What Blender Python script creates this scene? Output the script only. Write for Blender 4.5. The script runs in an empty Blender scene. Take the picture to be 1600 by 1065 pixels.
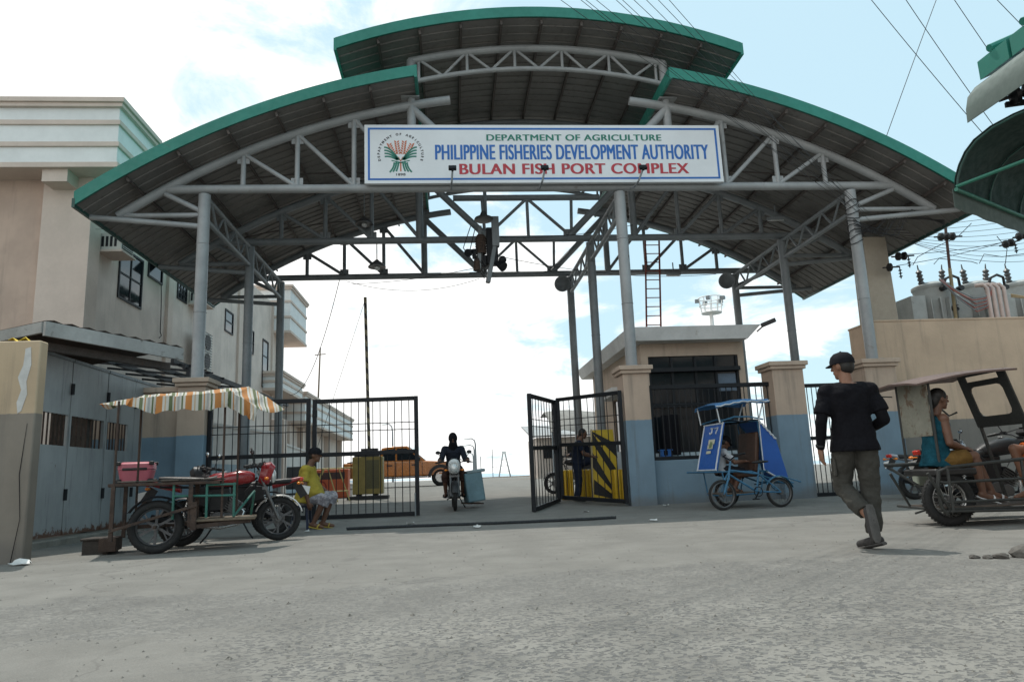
import bpy, bmesh, math, random
from mathutils import Vector as V, Matrix as Mx
random.seed(7)
C = bpy.context.scene
COL = C.collection
PI = math.pi
R = math.radians
# ---------------------------------------------------------------- camera
# world axes: X along the gate front (to the right), Y into the port, Z up; camera stands at the origin
pitch, roll, yaw = .1857, -.041, .089
def _g(x, y, z):
    return V((x*math.cos(yaw)+y*math.sin(yaw), -x*math.sin(yaw)+y*math.cos(yaw), z))
_f = V((0, math.cos(pitch), math.sin(pitch))); _u = V((0, -math.sin(pitch), math.cos(pitch))); _r = V((1, 0, 0))
_c, _s = math.cos(roll), math.sin(roll)
_r, _u = _c*_r+_s*_u, -_s*_r+_c*_u
_r, _u, _f = _g(*_r), _g(*_u), _g(*_f)
cd = bpy.data.cameras.new('camera'); cam = bpy.data.objects.new('camera', cd); COL.objects.link(cam)
cd.sensor_width = 36; cd.lens = 1118.5/1600*36; cd.clip_start = .05; cd.clip_end = 60000
m = Mx.Identity(4)
for i in range(3):
    m[i][0] = _r[i]; m[i][1] = _u[i]; m[i][2] = -_f[i]
m.translation = V((0, 0, .76)); cam.matrix_world = m
C.camera = cam
# ---------------------------------------------------------------- sky, sun, exposure
SUN = V((-.15, .34, 1)).normalized()
W = bpy.data.worlds.new("World"); C.world = W; W.use_nodes = True
nt = W.node_tree; nd = nt.nodes; lk = nt.links
bg = nd['Background']
sky = nd.new('ShaderNodeTexSky'); sky.sky_type = 'NISHITA'; sky.sun_disc = False
sky.sun_elevation = math.asin(SUN.z); sky.sun_rotation = math.atan2(SUN.x, SUN.y)
sky.air_density = 1.0; sky.dust_density = 1.2; sky.ozone_density = 1.0
tc = nd.new('ShaderNodeTexCoord')
sp = nd.new('ShaderNodeSeparateXYZ'); lk.new(tc.outputs['Generated'], sp.inputs[0])
def wmath(op, a, b=None, c=None, clamp=False):
    n = nd.new('ShaderNodeMath'); n.operation = op; n.use_clamp = clamp
    for i, x in enumerate((a, b, c)):
        if x is None: continue
        if isinstance(x, (int, float)): n.inputs[i].default_value = x
        else: lk.new(x, n.inputs[i])
    return n.outputs[0]
zz = wmath('ADD', wmath('MAXIMUM', sp.outputs[2], 0.0), .25)
cb = nd.new('ShaderNodeCombineXYZ')
lk.new(wmath('DIVIDE', sp.outputs[0], zz), cb.inputs[0]); lk.new(wmath('DIVIDE', sp.outputs[1], zz), cb.inputs[1])
n1 = nd.new('ShaderNodeTexNoise'); n1.inputs['Scale'].default_value = 1.5; n1.inputs['Detail'].default_value = 8
n1.inputs['Roughness'].default_value = .55; n1.inputs['Distortion'].default_value = .35
lk.new(cb.outputs[0], n1.inputs['Vector'])
# clouds thicken to the left of the gate and low over the sea
lean = wmath('MULTIPLY', wmath('ADD', wmath('MULTIPLY', sp.outputs[0], -1.0), -.02), .50)
low = wmath('MULTIPLY', wmath('SUBTRACT', .36, sp.outputs[2]), .62)
n2 = nd.new('ShaderNodeTexNoise'); n2.inputs['Scale'].default_value = 3.4; n2.inputs['Detail'].default_value = 9; n2.inputs['Roughness'].default_value = .62; n2.inputs['Distortion'].default_value = .6
lk.new(cb.outputs[0], n2.inputs['Vector'])
wisp = wmath('MULTIPLY', wmath('SUBTRACT', n2.outputs['Fac'], .43), .95)
cm = wmath('ADD', wmath('ADD', wmath('ADD', n1.outputs['Fac'], lean), low), wisp)
mask = nd.new('ShaderNodeMapRange'); mask.interpolation_type = 'SMOOTHSTEP'
lk.new(cm, mask.inputs[0]); mask.inputs[1].default_value = .41; mask.inputs[2].default_value = .66
mask.inputs[3].default_value = .0
mx = nd.new('ShaderNodeMix'); mx.data_type = 'RGBA'
m0 = nd.new('ShaderNodeMix'); m0.data_type = 'RGBA'; m0.inputs[0].default_value = .66
lk.new(sky.outputs[0], m0.inputs[6]); m0.inputs[7].default_value = (7.6, 10.6, 11.6, 1)      # thin high haze
lk.new(mask.outputs[0], mx.inputs[0]); lk.new(m0.outputs[2], mx.inputs[6]); mx.inputs[7].default_value = (12.4, 12.4, 12.2, 1)
lk.new(mx.outputs[2], bg.inputs[0]); bg.inputs[1].default_value = .10
sl = bpy.data.lights.new('sun', 'SUN'); sl.energy = 3.1; sl.angle = R(.6); sl.color = (1, .955, .88)
so = bpy.data.objects.new('sun', sl); COL.objects.link(so)
so.rotation_euler = (-SUN).to_track_quat('-Z', 'Y').to_euler()
C.view_settings.view_transform = 'Standard'; C.view_settings.look = 'None'
C.view_settings.exposure = .08; C.view_settings.gamma = 1; C.view_settings.use_curve_mapping = False

# ---------------------------------------------------------------- helpers
class MB:
    """collects shapes; build() links them as ONE mesh object"""
    def __init__(s): s.v = []; s.f = []
    def add(s, vs, fs):
        o = len(s.v); s.v += [V(p) for p in vs]; s.f += [tuple(i+o for i in f) for f in fs]; return s
    def box(s, c, d, rot=None):
        c = V(c); h = V(d)/2
        vs = [V((x*h.x, y*h.y, z*h.z)) for z in (-1, 1) for y in (-1, 1) for x in (-1, 1)]
        if rot: vs = [rot @ p for p in vs]
        return s.add([p+c for p in vs], [(0,2,3,1),(4,5,7,6),(0,1,5,4),(2,6,7,3),(0,4,6,2),(1,3,7,5)])
    def bx(s, x0, x1, y0, y1, z0, z1):
        return s.box(((x0+x1)/2, (y0+y1)/2, (z0+z1)/2), (abs(x1-x0), abs(y1-y0), abs(z1-z0)))
    def bar(s, p, q, w, h, up=(0, 0, 1)):
        p = V(p); q = V(q); a = (q-p); L = a.length; a.normalize(); up = V(up)
        if abs(a.dot(up)) > .98: up = V((0, 1, 0)) if abs(a.y) < .9 else V((1, 0, 0))
        b = up.cross(a).normalized(); c = a.cross(b)
        return s.box((p+q)/2, (L, w, h), Mx((a, b, c)).transposed())
    def tube(s, pts, r, n=8, closed=False):
        pts = [V(p) for p in pts]; N = len(pts)
        rs = r if isinstance(r, (list, tuple)) else [r]*N
        vs = []; fs = []; b = None
        for i, p in enumerate(pts):
            if closed: t = pts[(i+1) % N]-pts[i-1]
            else: t = pts[min(i+1, N-1)]-pts[max(i-1, 0)]
            t.normalize()
            if b is None: b = t.orthogonal().normalized()
            else:
                b = b-t*b.dot(t)
                b = b.normalized() if b.length > 1e-6 else t.orthogonal().normalized()
            c = t.cross(b)
            vs += [p+(b*math.cos(2*PI*k/n)+c*math.sin(2*PI*k/n))*rs[i] for k in range(n)]
        for i in range(N if closed else N-1):
            j = (i+1) % N
            for k in range(n): fs.append((i*n+k, i*n+(k+1) % n, j*n+(k+1) % n, j*n+k))
        if not closed: fs.append(tuple(range(n-1, -1, -1))); fs.append(tuple((N-1)*n+k for k in range(n)))
        return s.add(vs, fs)
    def cyl(s, p, q, r, r2=None, n=14): return s.tube([p, q], [r, r if r2 is None else r2], n)
    def ell(s, c, rad, rot=None, nu=14, nv=9):
        c = V(c); vs = []; fs = []
        rad = V((rad, rad, rad)) if isinstance(rad, (int, float)) else V(rad)
        for j in range(1, nv):
            th = PI*j/nv
            for i in range(nu):
                p = V((rad.x*math.sin(th)*math.cos(2*PI*i/nu), rad.y*math.sin(th)*math.sin(2*PI*i/nu), rad.z*math.cos(th)))
                vs.append(p)
        vs += [V((0, 0, rad.z)), V((0, 0, -rad.z))]; T = (nv-1)*nu
        for j in range(nv-2):
            for i in range(nu): fs.append((j*nu+i, (j+1)*nu+i, (j+1)*nu+(i+1) % nu, j*nu+(i+1) % nu))
        for i in range(nu):
            fs.append((T, i, (i+1) % nu)); fs.append((T+1, (nv-2)*nu+(i+1) % nu, (nv-2)*nu+i))
        if rot: vs = [rot @ p for p in vs]
        return s.add([p+c for p in vs], fs)
    def cap(s, p, q, r, r2=None, n=12, k=4):
        """closed capsule with round ends, tapering"""
        p = V(p); q = V(q); r2 = r if r2 is None else r2; a = (q-p)
        if a.length < 1e-5: return s.ell(p, r)
        a.normalize(); pts = []; rs = []
        for i in range(k): t = PI/2*(i+.15)/k; pts.append(p-a*r*math.cos(t)); rs.append(r*math.sin(t))
        pts.append(p); rs.append(r); pts.append(q); rs.append(r2)
        for i in range(k-1, -1, -1): t = PI/2*(i+.15)/k; pts.append(q+a*r2*math.cos(t)); rs.append(r2*math.sin(t))
        return s.tube(pts, rs, n)
    def torus(s, c, axis, Rr, r, n=32, m_=8, sq=1.0):
        c = V(c); a = V(axis).normalized(); b = a.orthogonal().normalized(); d = a.cross(b); vs = []; fs = []
        for i in range(n):
            e = b*math.cos(2*PI*i/n)+d*math.sin(2*PI*i/n)
            for k in range(m_): vs.append(c+e*(Rr+r*math.cos(2*PI*k/m_))+a*r*sq*math.sin(2*PI*k/m_))
        for i in range(n):
            for k in range(m_):
                fs.append((i*m_+k, ((i+1) % n)*m_+k, ((i+1) % n)*m_+(k+1) % m_, i*m_+(k+1) % m_))
        return s.add(vs, fs)
    def prism(s, poly, t, o=(0, 0, 0), ex=(1, 0, 0), ey=(0, 0, 1)):
        """2-D outline in the plane (ex, ey), thickness t along ex x ey, centred"""
        o = V(o); ex = V(ex); ey = V(ey); nn = ex.cross(ey).normalized(); n = len(poly)
        vs = [o+ex*x+ey*y-nn*t/2 for x, y in poly]+[o+ex*x+ey*y+nn*t/2 for x, y in poly]
        return s.add(vs, [tuple(range(n-1, -1, -1)), tuple(range(n, 2*n))]+[(i, (i+1) % n, n+(i+1) % n, n+i) for i in range(n)])
    def sheet(s, g, t=0.0):
        """grid of points; t > 0 gives it thickness along the vertex normals"""
        a = len(g); b = len(g[0]); g = [[V(p) for p in r_] for r_ in g]
        F = [(i*b+j, (i+1)*b+j, (i+1)*b+j+1, i*b+j+1) for i in range(a-1) for j in range(b-1)]
        if not t: return s.add([p for r_ in g for p in r_], F)
        nr = [[V() for _ in range(b)] for _ in range(a)]
        for i in range(a):
            for j in range(b):
                du = g[min(i+1, a-1)][j]-g[max(i-1, 0)][j]; dv = g[i][min(j+1, b-1)]-g[i][max(j-1, 0)]
                nr[i][j] = du.cross(dv).normalized() if du.cross(dv).length > 1e-9 else V((0, 0, 1))
        vs = [g[i][j]+nr[i][j]*t/2 for i in range(a) for j in range(b)]+[g[i][j]-nr[i][j]*t/2 for i in range(a) for j in range(b)]
        o = a*b; fs = F+[tuple(k+o for k in reversed(f)) for f in F]
        per = [(i, 0) for i in range(a)]+[(a-1, j) for j in range(1, b)]+[(i, b-1) for i in range(a-2, -1, -1)]+[(0, j) for j in range(b-2, 0, -1)]
        ids = [i*b+j for i, j in per]
        for k in range(len(ids)): p, q = ids[k], ids[(k+1) % len(ids)]; fs.append((p, q, q+o, p+o))
        return s.add(vs, fs)
    def lathe(s, prof, c=(0, 0, 0), axis=(0, 0, 1), n=20):
        c = V(c); a = V(axis).normalized()
        return s.tube2([(c+a*z, r) for z, r in prof], a, n)
    def tube2(s, pr, a, n):
        b = a.orthogonal().normalized(); d = a.cross(b); vs = []; fs = []; N = len(pr)
        for p, r in pr: vs += [p+(b*math.cos(2*PI*k/n)+d*math.sin(2*PI*k/n))*max(r, 1e-4) for k in range(n)]
        for i in range(N-1):
            for k in range(n): fs.append((i*n+k, i*n+(k+1) % n, (i+1)*n+(k+1) % n, (i+1)*n+k))
        fs.append(tuple(range(n-1, -1, -1))); fs.append(tuple((N-1)*n+k for k in range(n)))
        return s.add(vs, fs)
    def mesh(s, name):
        me = bpy.data.meshes.new(name); me.from_pydata([tuple(p) for p in s.v], [], s.f); me.update(); return me
    def build(s, name, mt, parent=None, world=True, smooth=True, bevel=0.0, ang=38, fix=True):
        if world and parent is not None and parent.name in FR:
            inv = FR[parent.name].inverted(); s.v = [inv @ p for p in s.v]
        return link(s.mesh(name), name, mt, parent, smooth, bevel, ang, fix)
FR = {}
def link(me, name, mt, parent=None, smooth=True, bevel=0.0, ang=38, fix=True):
    if fix:
        b = bmesh.new(); b.from_mesh(me); bmesh.ops.recalc_face_normals(b, faces=b.faces); b.to_mesh(me); b.free()
    if smooth:
        me.polygons.foreach_set('use_smooth', [True]*len(me.polygons)); me.set_sharp_from_angle(angle=R(ang))
    me.materials.append(mt)
    o = bpy.data.objects.new(name, me); COL.objects.link(o)
    if parent is not None:
        o.parent = parent
        if parent.name in FR: FR[o.name] = FR[parent.name]
    if bevel:
        md = o.modifiers.new('bevel', 'BEVEL'); md.width = bevel; md.segments = 2; md.limit_method = 'ANGLE'; md.angle_limit = R(50)
    return o
def tag(o, label, cat, group=None, kind=None):
    if label: o['label'] = label; o['kind'] = 'thing'
    if cat: o['category'] = cat
    if group: o['group'] = group
    if kind: o['kind'] = kind
    return o
def thing(name, label, cat, loc=(0, 0, 0), rz=0.0, group=None):
    o = bpy.data.objects.new(name, None); COL.objects.link(o); o.empty_display_size = .2
    o.location = loc; o.rotation_euler = (0, 0, rz)
    FR[o.name] = Mx.Translation(V(loc)) @ Mx.Rotation(rz, 4, 'Z')
    return tag(o, label, cat, group)
def struct(o): o['kind'] = 'structure'; return o
def kids(o): return [c for c in bpy.data.objects if c.parent == o]
def copy_tree(o, parent=None):
    c = o.copy(); COL.objects.link(c)
    if parent is not None: c.parent = parent
    for k in kids(o): copy_tree(k, c)
    return c

# ---------------------------------------------------------------- materials
def _new(name):
    mt = bpy.data.materials.new(name); mt.use_nodes = True
    return mt, mt.node_tree.nodes, mt.node_tree.links, mt.node_tree.nodes['Principled BSDF']
def noise(n, l, scale, detail=6, rough=.6, vec=None, dist=0.0, coord='Object'):
    t = n.new('ShaderNodeTexNoise'); t.inputs['Scale'].default_value = scale; t.inputs['Detail'].default_value = detail
    t.inputs['Roughness'].default_value = rough; t.inputs['Distortion'].default_value = dist
    if vec is None:
        tc_ = n.new('ShaderNodeTexCoord'); vec = tc_.outputs[coord]
    l.new(vec, t.inputs['Vector']); return t.outputs['Fac']
def remap(n, l, x, a, b, c=0.0, d=1.0, smooth=True):
    t = n.new('ShaderNodeMapRange'); t.inputs[1].default_value = a; t.inputs[2].default_value = b
    t.inputs[3].default_value = c; t.inputs[4].default_value = d
    if smooth: t.interpolation_type = 'SMOOTHSTEP'
    l.new(x, t.inputs[0]); return t.outputs[0]
def mixc(n, l, fac, a, b, mode='MIX'):
    t = n.new('ShaderNodeMix'); t.data_type = 'RGBA'; t.blend_type = mode
    for s_, x in ((0, fac), (6, a), (7, b)):
        if isinstance(x, (int, float)): t.inputs[s_].default_value = x
        elif isinstance(x, tuple): t.inputs[s_].default_value = (*x[:3], 1)
        else: l.new(x, t.inputs[s_])
    return t.outputs[2]
def mth(n, l, op, a, b=None, c=None):
    t = n.new('ShaderNodeMath'); t.operation = op
    for i, x in enumerate((a, b, c)):
        if x is None: continue
        if isinstance(x, (int, float)): t.inputs[i].default_value = x
        else: l.new(x, t.inputs[i])
    return t.outputs[0]
def addbump(n, l, p, h, dist, strength=1.0):
    b = n.new('ShaderNodeBump'); b.inputs['Distance'].default_value = dist; b.inputs['Strength'].default_value = strength
    l.new(h, b.inputs['Height']); l.new(b.outputs[0], p.inputs['Normal']); return b
def sc(c, k): return tuple(min(1, x*k) for x in c)
def mat(name, col, rough=.6, metal=0.0, var=.12, scale=3.0, dirt=None, dirt2=None, bump=0.0, bscale=30.0, rvar=.1, coat=0.0, spec=.5):
    mt, n, l, p = _new(name); p.inputs['Specular IOR Level'].default_value = spec
    f = noise(n, l, scale); c = mixc(n, l, remap(n, l, f, .3, .7), sc(col, 1-var), sc(col, 1+var))
    f2 = noise(n, l, scale*9, 4); c = mixc(n, l, remap(n, l, f2, .35, .75, 0, var*1.2), c, sc(col, .55))
    for d in (dirt, dirt2):
        if d:   # (colour, coverage 0..1, scale)
            g = noise(n, l, d[2], 8, .68, dist=.4); t0 = .78-d[1]*.5
            c = mixc(n, l, remap(n, l, g, t0-.04, t0+.06), c, d[0])
    l.new(c, p.inputs['Base Color']); p.inputs['Metallic'].default_value = metal
    rr = remap(n, l, f2, .3, .7, max(0, rough-rvar), min(1, rough+rvar)); l.new(rr, p.inputs['Roughness'])
    if coat: p.inputs['Coat Weight'].default_value = coat; p.inputs['Coat Roughness'].default_value = .15
    if bump: addbump(n, l, p, noise(n, l, bscale, 5), bump)
    return mt
RUST = (.12, .055, .028); GRIME = (.05, .048, .044)
MT = {}
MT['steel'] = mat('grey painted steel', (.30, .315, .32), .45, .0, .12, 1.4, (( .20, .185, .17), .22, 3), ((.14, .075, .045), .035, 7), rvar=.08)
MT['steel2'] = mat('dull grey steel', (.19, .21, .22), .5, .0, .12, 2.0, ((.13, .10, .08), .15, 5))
MT['purlin'] = mat('rusty purlin steel', (.075, .062, .055), .7, 0, .25, 4, (RUST, .25, 6))
MT['green'] = mat('green painted trim', (.018, .19, .145), .55, 0, .12, .9, ((.035, .15, .12), .25, 2.2), ((.06, .075, .06), .10, 5))
MT['greendark'] = mat('dark green sheet', (.010, .060, .048), .45, 0, .2, 1.5)
MT['black'] = mat('black painted steel', (.009, .011, .014), .55, 0, .2, 5, ((.03, .026, .022), .15, 9), spec=.3)
MT['blackplastic'] = mat('black plastic', (.015, .015, .016), .5, 0, .2, 6)
MT['rubber'] = mat('tyre rubber', (.016, .016, .016), .85, 0, .25, 12, ((.07, .062, .052), .28, 14))
MT['chrome'] = mat('worn bright metal', (.55, .55, .54), .28, .9, .12, 8, ((.18, .15, .12), .15, 12))
MT['rimdark'] = mat('dark alloy rim', (.085, .085, .088), .4, .4, .15, 9, ((.05, .04, .035), .3, 9))
MT['alu'] = mat('grey cast metal', (.13, .13, .13), .45, .6, .15, 9, ((.07, .06, .05), .25, 12))
MT['rust'] = mat('rusty steel', (.062, .040, .030), .85, .1, .3, 8, ((.03, .025, .022), .4, 10), bump=.002, bscale=60)
MT['teal'] = mat('teal painted steel', (.03, .14, .11), .55, 0, .2, 6, (RUST, .3, 14))
MT['white'] = mat('white paint', (.74, .75, .74), .5, 0, .06, 2)
MT['glass'] = mat('dark window glass', (.012, .016, .02), .08, 0, .1, 1, rvar=.03)
MT['red'] = mat('red bodywork', (.26, .012, .016), .28, 0, .08, 3, coat=.5)
MT['leather'] = mat('black vinyl seat', (.018, .017, .017), .5, 0, .2, 9, bump=.001)
MT['orangeglass'] = mat('amber lens', (.75, .22, .02), .25, 0, .05, 4)
MT['redglass'] = mat('red lens', (.55, .03, .015), .25, 0, .05, 4)
MT['mirror'] = mat('mirror glass', (.75, .78, .8), .05, 1, .02, 1, rvar=.02)
MT['lens'] = mat('clear lens', (.62, .64, .63), .12, .3, .05, 4, rvar=.04)
MT['skin'] = mat('brown skin', (.23, .115, .07), .55, 0, .10, 9)
MT['skin2'] = mat('dark brown skin', (.14, .068, .042), .55, 0, .10, 9)
MT['hair'] = mat('black hair', (.01, .009, .008), .55, 0, .3, 30)
MT['cap'] = mat('black cap cloth', (.010, .010, .013), .85, 0, .2, 20, spec=.15)
MT['wood'] = mat('worn wood', (.15, .115, .08), .75, 0, .25, 7, (GRIME, .2, 6))
# ================================================================ THE SETTING
def gz(v):
    P = [(-1e5, 0), (13.6, 0), (16.8, .10), (22.5, .25), (33, .46), (60, .62), (75, .63)]
    for (a, za), (b, zb) in zip(P, P[1:]):
        if v <= b:
            return za+(zb-za)*(v-a)/(b-a)
    return .63
def ground_material():
    mt, n, l, p = _new('worn concrete and asphalt')
    tc_ = n.new('ShaderNodeTexCoord'); co = tc_.outputs['Object']
    sx = n.new('ShaderNodeSeparateXYZ'); l.new(co, sx.inputs[0]); X, Y = sx.outputs[0], sx.outputs[1]
    big = noise(n, l, .35, 5, .6, co, .3); mid = noise(n, l, 1.7, 6, .65, co, .2); fine = noise(n, l, 22, 6, .7, co); tiny = noise(n, l, 120, 3, .6, co)
    conc = mixc(n, l, remap(n, l, mid, .3, .72), (.148, .143, .130), (.200, .194, .177))
    conc = mixc(n, l, remap(n, l, fine, .42, .7, 0, .35), conc, (.20, .19, .17))
    conc = mixc(n, l, remap(n, l, tiny, .45, .72, 0, .3), conc, (.33, .32, .29))
    # worn wearing course: stones show through in the middle of the road
    wob = mth(n, l, 'MULTIPLY', mth(n, l, 'SUBTRACT', mid, .5), 2.2)
    wob2 = mth(n, l, 'MULTIPLY', mth(n, l, 'SUBTRACT', big, .5), 2.4)
    Yw = mth(n, l, 'ADD', Y, mth(n, l, 'ADD', wob, mth(n, l, 'MULTIPLY', X, -.04))); Xw = mth(n, l, 'ADD', X, wob2)
    band = mth(n, l, 'MULTIPLY', remap(n, l, Yw, 5.6, 5.9, 1, 0), remap(n, l, Xw, -9, -8.5))
    left = remap(n, l, mth(n, l, 'ADD', Xw, mth(n, l, 'MULTIPLY', Y, .25)), -.5, .1)      # the smooth slab on the near left
    far = remap(n, l, Yw, 4.15, 4.4)
    worn = mth(n, l, 'MULTIPLY', band, mth(n, l, 'MAXIMUM', left, far))
    worn = mth(n, l, 'MULTIPLY', worn, remap(n, l, mth(n, l, 'ADD', Xw, mth(n, l, 'MULTIPLY', Y, -.6)), 2.4, 3.4, 1, .25))
    vo = n.new('ShaderNodeTexVoronoi'); vo.inputs['Scale'].default_value = 52; vo.inputs['Randomness'].default_value = 1
    mp = n.new('ShaderNodeMapping'); mp.inputs['Scale'].default_value = (.8, 1.0, 1); l.new(co, mp.inputs[0])
    ds = n.new('ShaderNodeTexNoise'); ds.inputs['Scale'].default_value = 30; l.new(mp.outputs[0], ds.inputs['Vector'])
    vv = n.new('ShaderNodeVectorMath'); vv.operation = 'MULTIPLY_ADD'; l.new(ds.outputs['Color'], vv.inputs[0]); vv.inputs[1].default_value = (.055, .055, 0)
    l.new(mp.outputs[0], vv.inputs[2]); l.new(vv.outputs[0], vo.inputs['Vector'])
    cs = n.new('ShaderNodeSeparateColor'); l.new(vo.outputs['Color'], cs.inputs[0])
    clus = noise(n, l, 16, 4, .65, co, .5)
    st = mth(n, l, 'MULTIPLY', remap(n, l, vo.outputs['Distance'], .42, .62, 1, 0), remap(n, l, mth(n, l, 'ADD', cs.outputs[0], mth(n, l, 'MULTIPLY', clus, 1.3)), .92, 1.02))
    tone = mixc(n, l, remap(n, l, mid, .35, .65), (.178, .172, .156), (.246, .238, .215))
    stone = mixc(n, l, cs.outputs[1], (.10, .101, .10), (.165, .162, .154))
    wc = mixc(n, l, mth(n, l, 'MULTIPLY', st, mth(n, l, 'SUBTRACT', .98, mth(n, l, 'MULTIPLY', far, .33))), tone, stone)
    wc = mixc(n, l, mth(n, l, 'MULTIPLY', far, remap(n, l, clus, .3, .65, .75, .2)), wc, (.15, .147, .138))
    c = mixc(n, l, worn, conc, wc)
    # tyre-darkened tracks running into the gate
    tw = mth(n, l, 'ADD', X, mth(n, l, 'MULTIPLY', mth(n, l, 'SUBTRACT', big, .5), .9))
    for x_ in (-.95, .75, 2.1):
        d_ = mth(n, l, 'ABSOLUTE', mth(n, l, 'SUBTRACT', tw, x_))
        c = mixc(n, l, mth(n, l, 'MULTIPLY', remap(n, l, d_, .08, .38, 1, 0), remap(n, l, mid, .3, .65, .03, .14)), c, (.10, .097, .09))
    spot = noise(n, l, 3.1, 3, .5, co); c = mixc(n, l, remap(n, l, spot, .735, .76, 0, .5), c, (.07, .066, .06))
    # stains, patches and cracks
    stn = noise(n, l, .9, 7, .7, co, .8); c = mixc(n, l, remap(n, l, stn, .55, .72, 0, .25), c, (.125, .12, .11))
    pale = noise(n, l, .55, 6, .7, co, 1.2); c = mixc(n, l, remap(n, l, pale, .6, .68, 0, .25), c, (.26, .253, .235))
    cr = n.new('ShaderNodeTexVoronoi'); cr.feature = 'DISTANCE_TO_EDGE'; cr.inputs['Scale'].default_value = .26
    d2 = n.new('ShaderNodeTexNoise'); d2.inputs['Scale'].default_value = 1.1; d2.inputs['Detail'].default_value = 7; l.new(co, d2.inputs['Vector'])
    va = n.new('ShaderNodeVectorMath'); va.operation = 'MULTIPLY_ADD'; l.new(d2.outputs['Color'], va.inputs[0]); va.inputs[1].default_value = (1.6, 1.6, 0); l.new(co, va.inputs[2])
    l.new(va.outputs[0], cr.inputs['Vector'])
    ck = mth(n, l, 'MULTIPLY', remap(n, l, cr.outputs['Distance'], .0015, .006, 1, 0), remap(n, l, big, .42, .55))
    c = mixc(n, l, mth(n, l, 'MULTIPLY', ck, .35), c, (.08, .075, .07))
    jn = mth(n, l, 'ABSOLUTE', mth(n, l, 'SUBTRACT', mth(n, l, 'ADD', Y, mth(n, l, 'MULTIPLY', mth(n, l, 'SUBTRACT', fine, .5), .05)), 8.7))
    c = mixc(n, l, mth(n, l, 'MULTIPLY', remap(n, l, jn, .008, .025, 1, 0), remap(n, l, mid, .3, .6, 0, .5)), c, (.09, .085, .08))
    l.new(c, p.inputs['Base Color']); p.inputs['Roughness'].default_value = .88; p.inputs['Specular IOR Level'].default_value = .3
    h = mth(n, l, 'ADD', mth(n, l, 'MULTIPLY', tiny, .25), mth(n, l, 'ADD', fine, mth(n, l, 'MULTIPLY', mth(n, l, 'MULTIPLY', st, worn), -.5)))
    addbump(n, l, p, h, .012, .8)
    return mt
xs = [-400, -150, -60, -30, -16, -10, -6, -3, 0, 3, 6, 10, 16, 30, 60, 150, 400]
ys = [-60, -20, -5, 0, 3, 6, 9, 11, 12.5, 13.6, 14.4, 15.2, 16, 16.8, 18, 20, 22.5, 26, 29, 33, 40, 50, 60, 68, 75]
g = [[(x, y, gz(y)) for y in ys]+[(x, 75.3, .5), (x, 75.4, -4)] for x in xs]
b = MB(); b.sheet(g); struct(b.build('ground', ground_material(), smooth=True, ang=60))
def water():
    mt, n, l, p = _new('sea water'); p.inputs['Base Color'].default_value = (.05, .12, .14, 1); p.inputs['Roughness'].default_value = .12
    addbump(n, l, p, noise(n, l, .6, 5), .15, .5); return mt
b = MB(); b.sheet([[(x, y, -1.6) for y in (70, 300, 1500, 6000, 40000)] for x in (-40000, -4000, -500, 500, 4000, 40000)])
struct(b.build('sea', water()))
hm = mat('far hills with haze tint', (.36, .47, .55), .95, 0, .05, .001)  # blue of distant air put into the hill colour; no haze volume
g = []
for i in range(60):
    x = -3500+i*190; hh = 45*(.35+abs(math.sin(i*.21)))*(.6+.4*math.sin(i*.9+1))
    g.append([(x, 11000, -5), (x, 11500, hh*.7), (x, 12200, hh), (x, 13500, -5)])
b = MB(); b.sheet(g); struct(b.build('hills', hm))

# ---------------------------------------------------------------- two-tone painted masonry
def two_tone(name, up, lo, z0, extra=None, streak=.35):
    mt, n, l, p = _new(name)
    ge = n.new('ShaderNodeNewGeometry'); sx = n.new('ShaderNodeSeparateXYZ'); l.new(ge.outputs['Position'], sx.inputs[0])
    co = ge.outputs['Position']
    a = noise(n, l, 1.3, 6, .6, co); f = noise(n, l, 14, 5, .6, co)
    U = mixc(n, l, remap(n, l, a, .3, .7), sc(up, .9), sc(up, 1.08)); L = mixc(n, l, remap(n, l, a, .3, .7), sc(lo, .88), sc(lo, 1.1))
    zz_ = mth(n, l, 'ADD', sx.outputs[2], mth(n, l, 'MULTIPLY', mth(n, l, 'SUBTRACT', f, .5), .03))
    c = mixc(n, l, remap(n, l, zz_, z0-.006, z0+.006), L, U)
    mp = n.new('ShaderNodeMapping'); mp.inputs['Scale'].default_value = (5, 5, .35); l.new(co, mp.inputs[0])
    s_ = noise(n, l, 1.0, 6, .65, mp.outputs[0]); c = mixc(n, l, remap(n, l, s_, .5, .8, 0, streak), c, (.10, .095, .085))
    c = mixc(n, l, remap(n, l, mth(n, l, 'ADD', zz_, mth(n, l, 'MULTIPLY', a, -.5)), -.15, .1, .6, 0), c, (.12, .11, .10))
    if extra: c = mixc(n, l, remap(n, l, noise(n, l, extra[2], 8, .65, co, .5), .78-extra[1]*.5-.03, .78-extra[1]*.5+.03), c, extra[0])
    l.new(c, p.inputs['Base Color']); p.inputs['Roughness'].default_value = .8
    addbump(n, l, p, f, .004); return mt
BEIGE = (.43, .33, .255); BLUE = (.16, .235, .295)
MT['pillar'] = two_tone('beige over blue paint', BEIGE, BLUE, 1.81, ((.30, .29, .27), .14, 4.5), .62)
MT['capm'] = mat('beige render', (.43, .335, .26), .8, 0, .1, 2, ((.2, .17, .14), .1, 6))
MT['lowwall'] = two_tone('blue painted wall', BLUE, BLUE, -9, ((.27, .30, .31), .12, 5), .55)
MT['yardwall'] = two_tone('beige over grey paint', (.52, .385, .275), (.20, .185, .165), 1.62, ((.36, .28, .21), .14, 1.3), .5)

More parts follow.
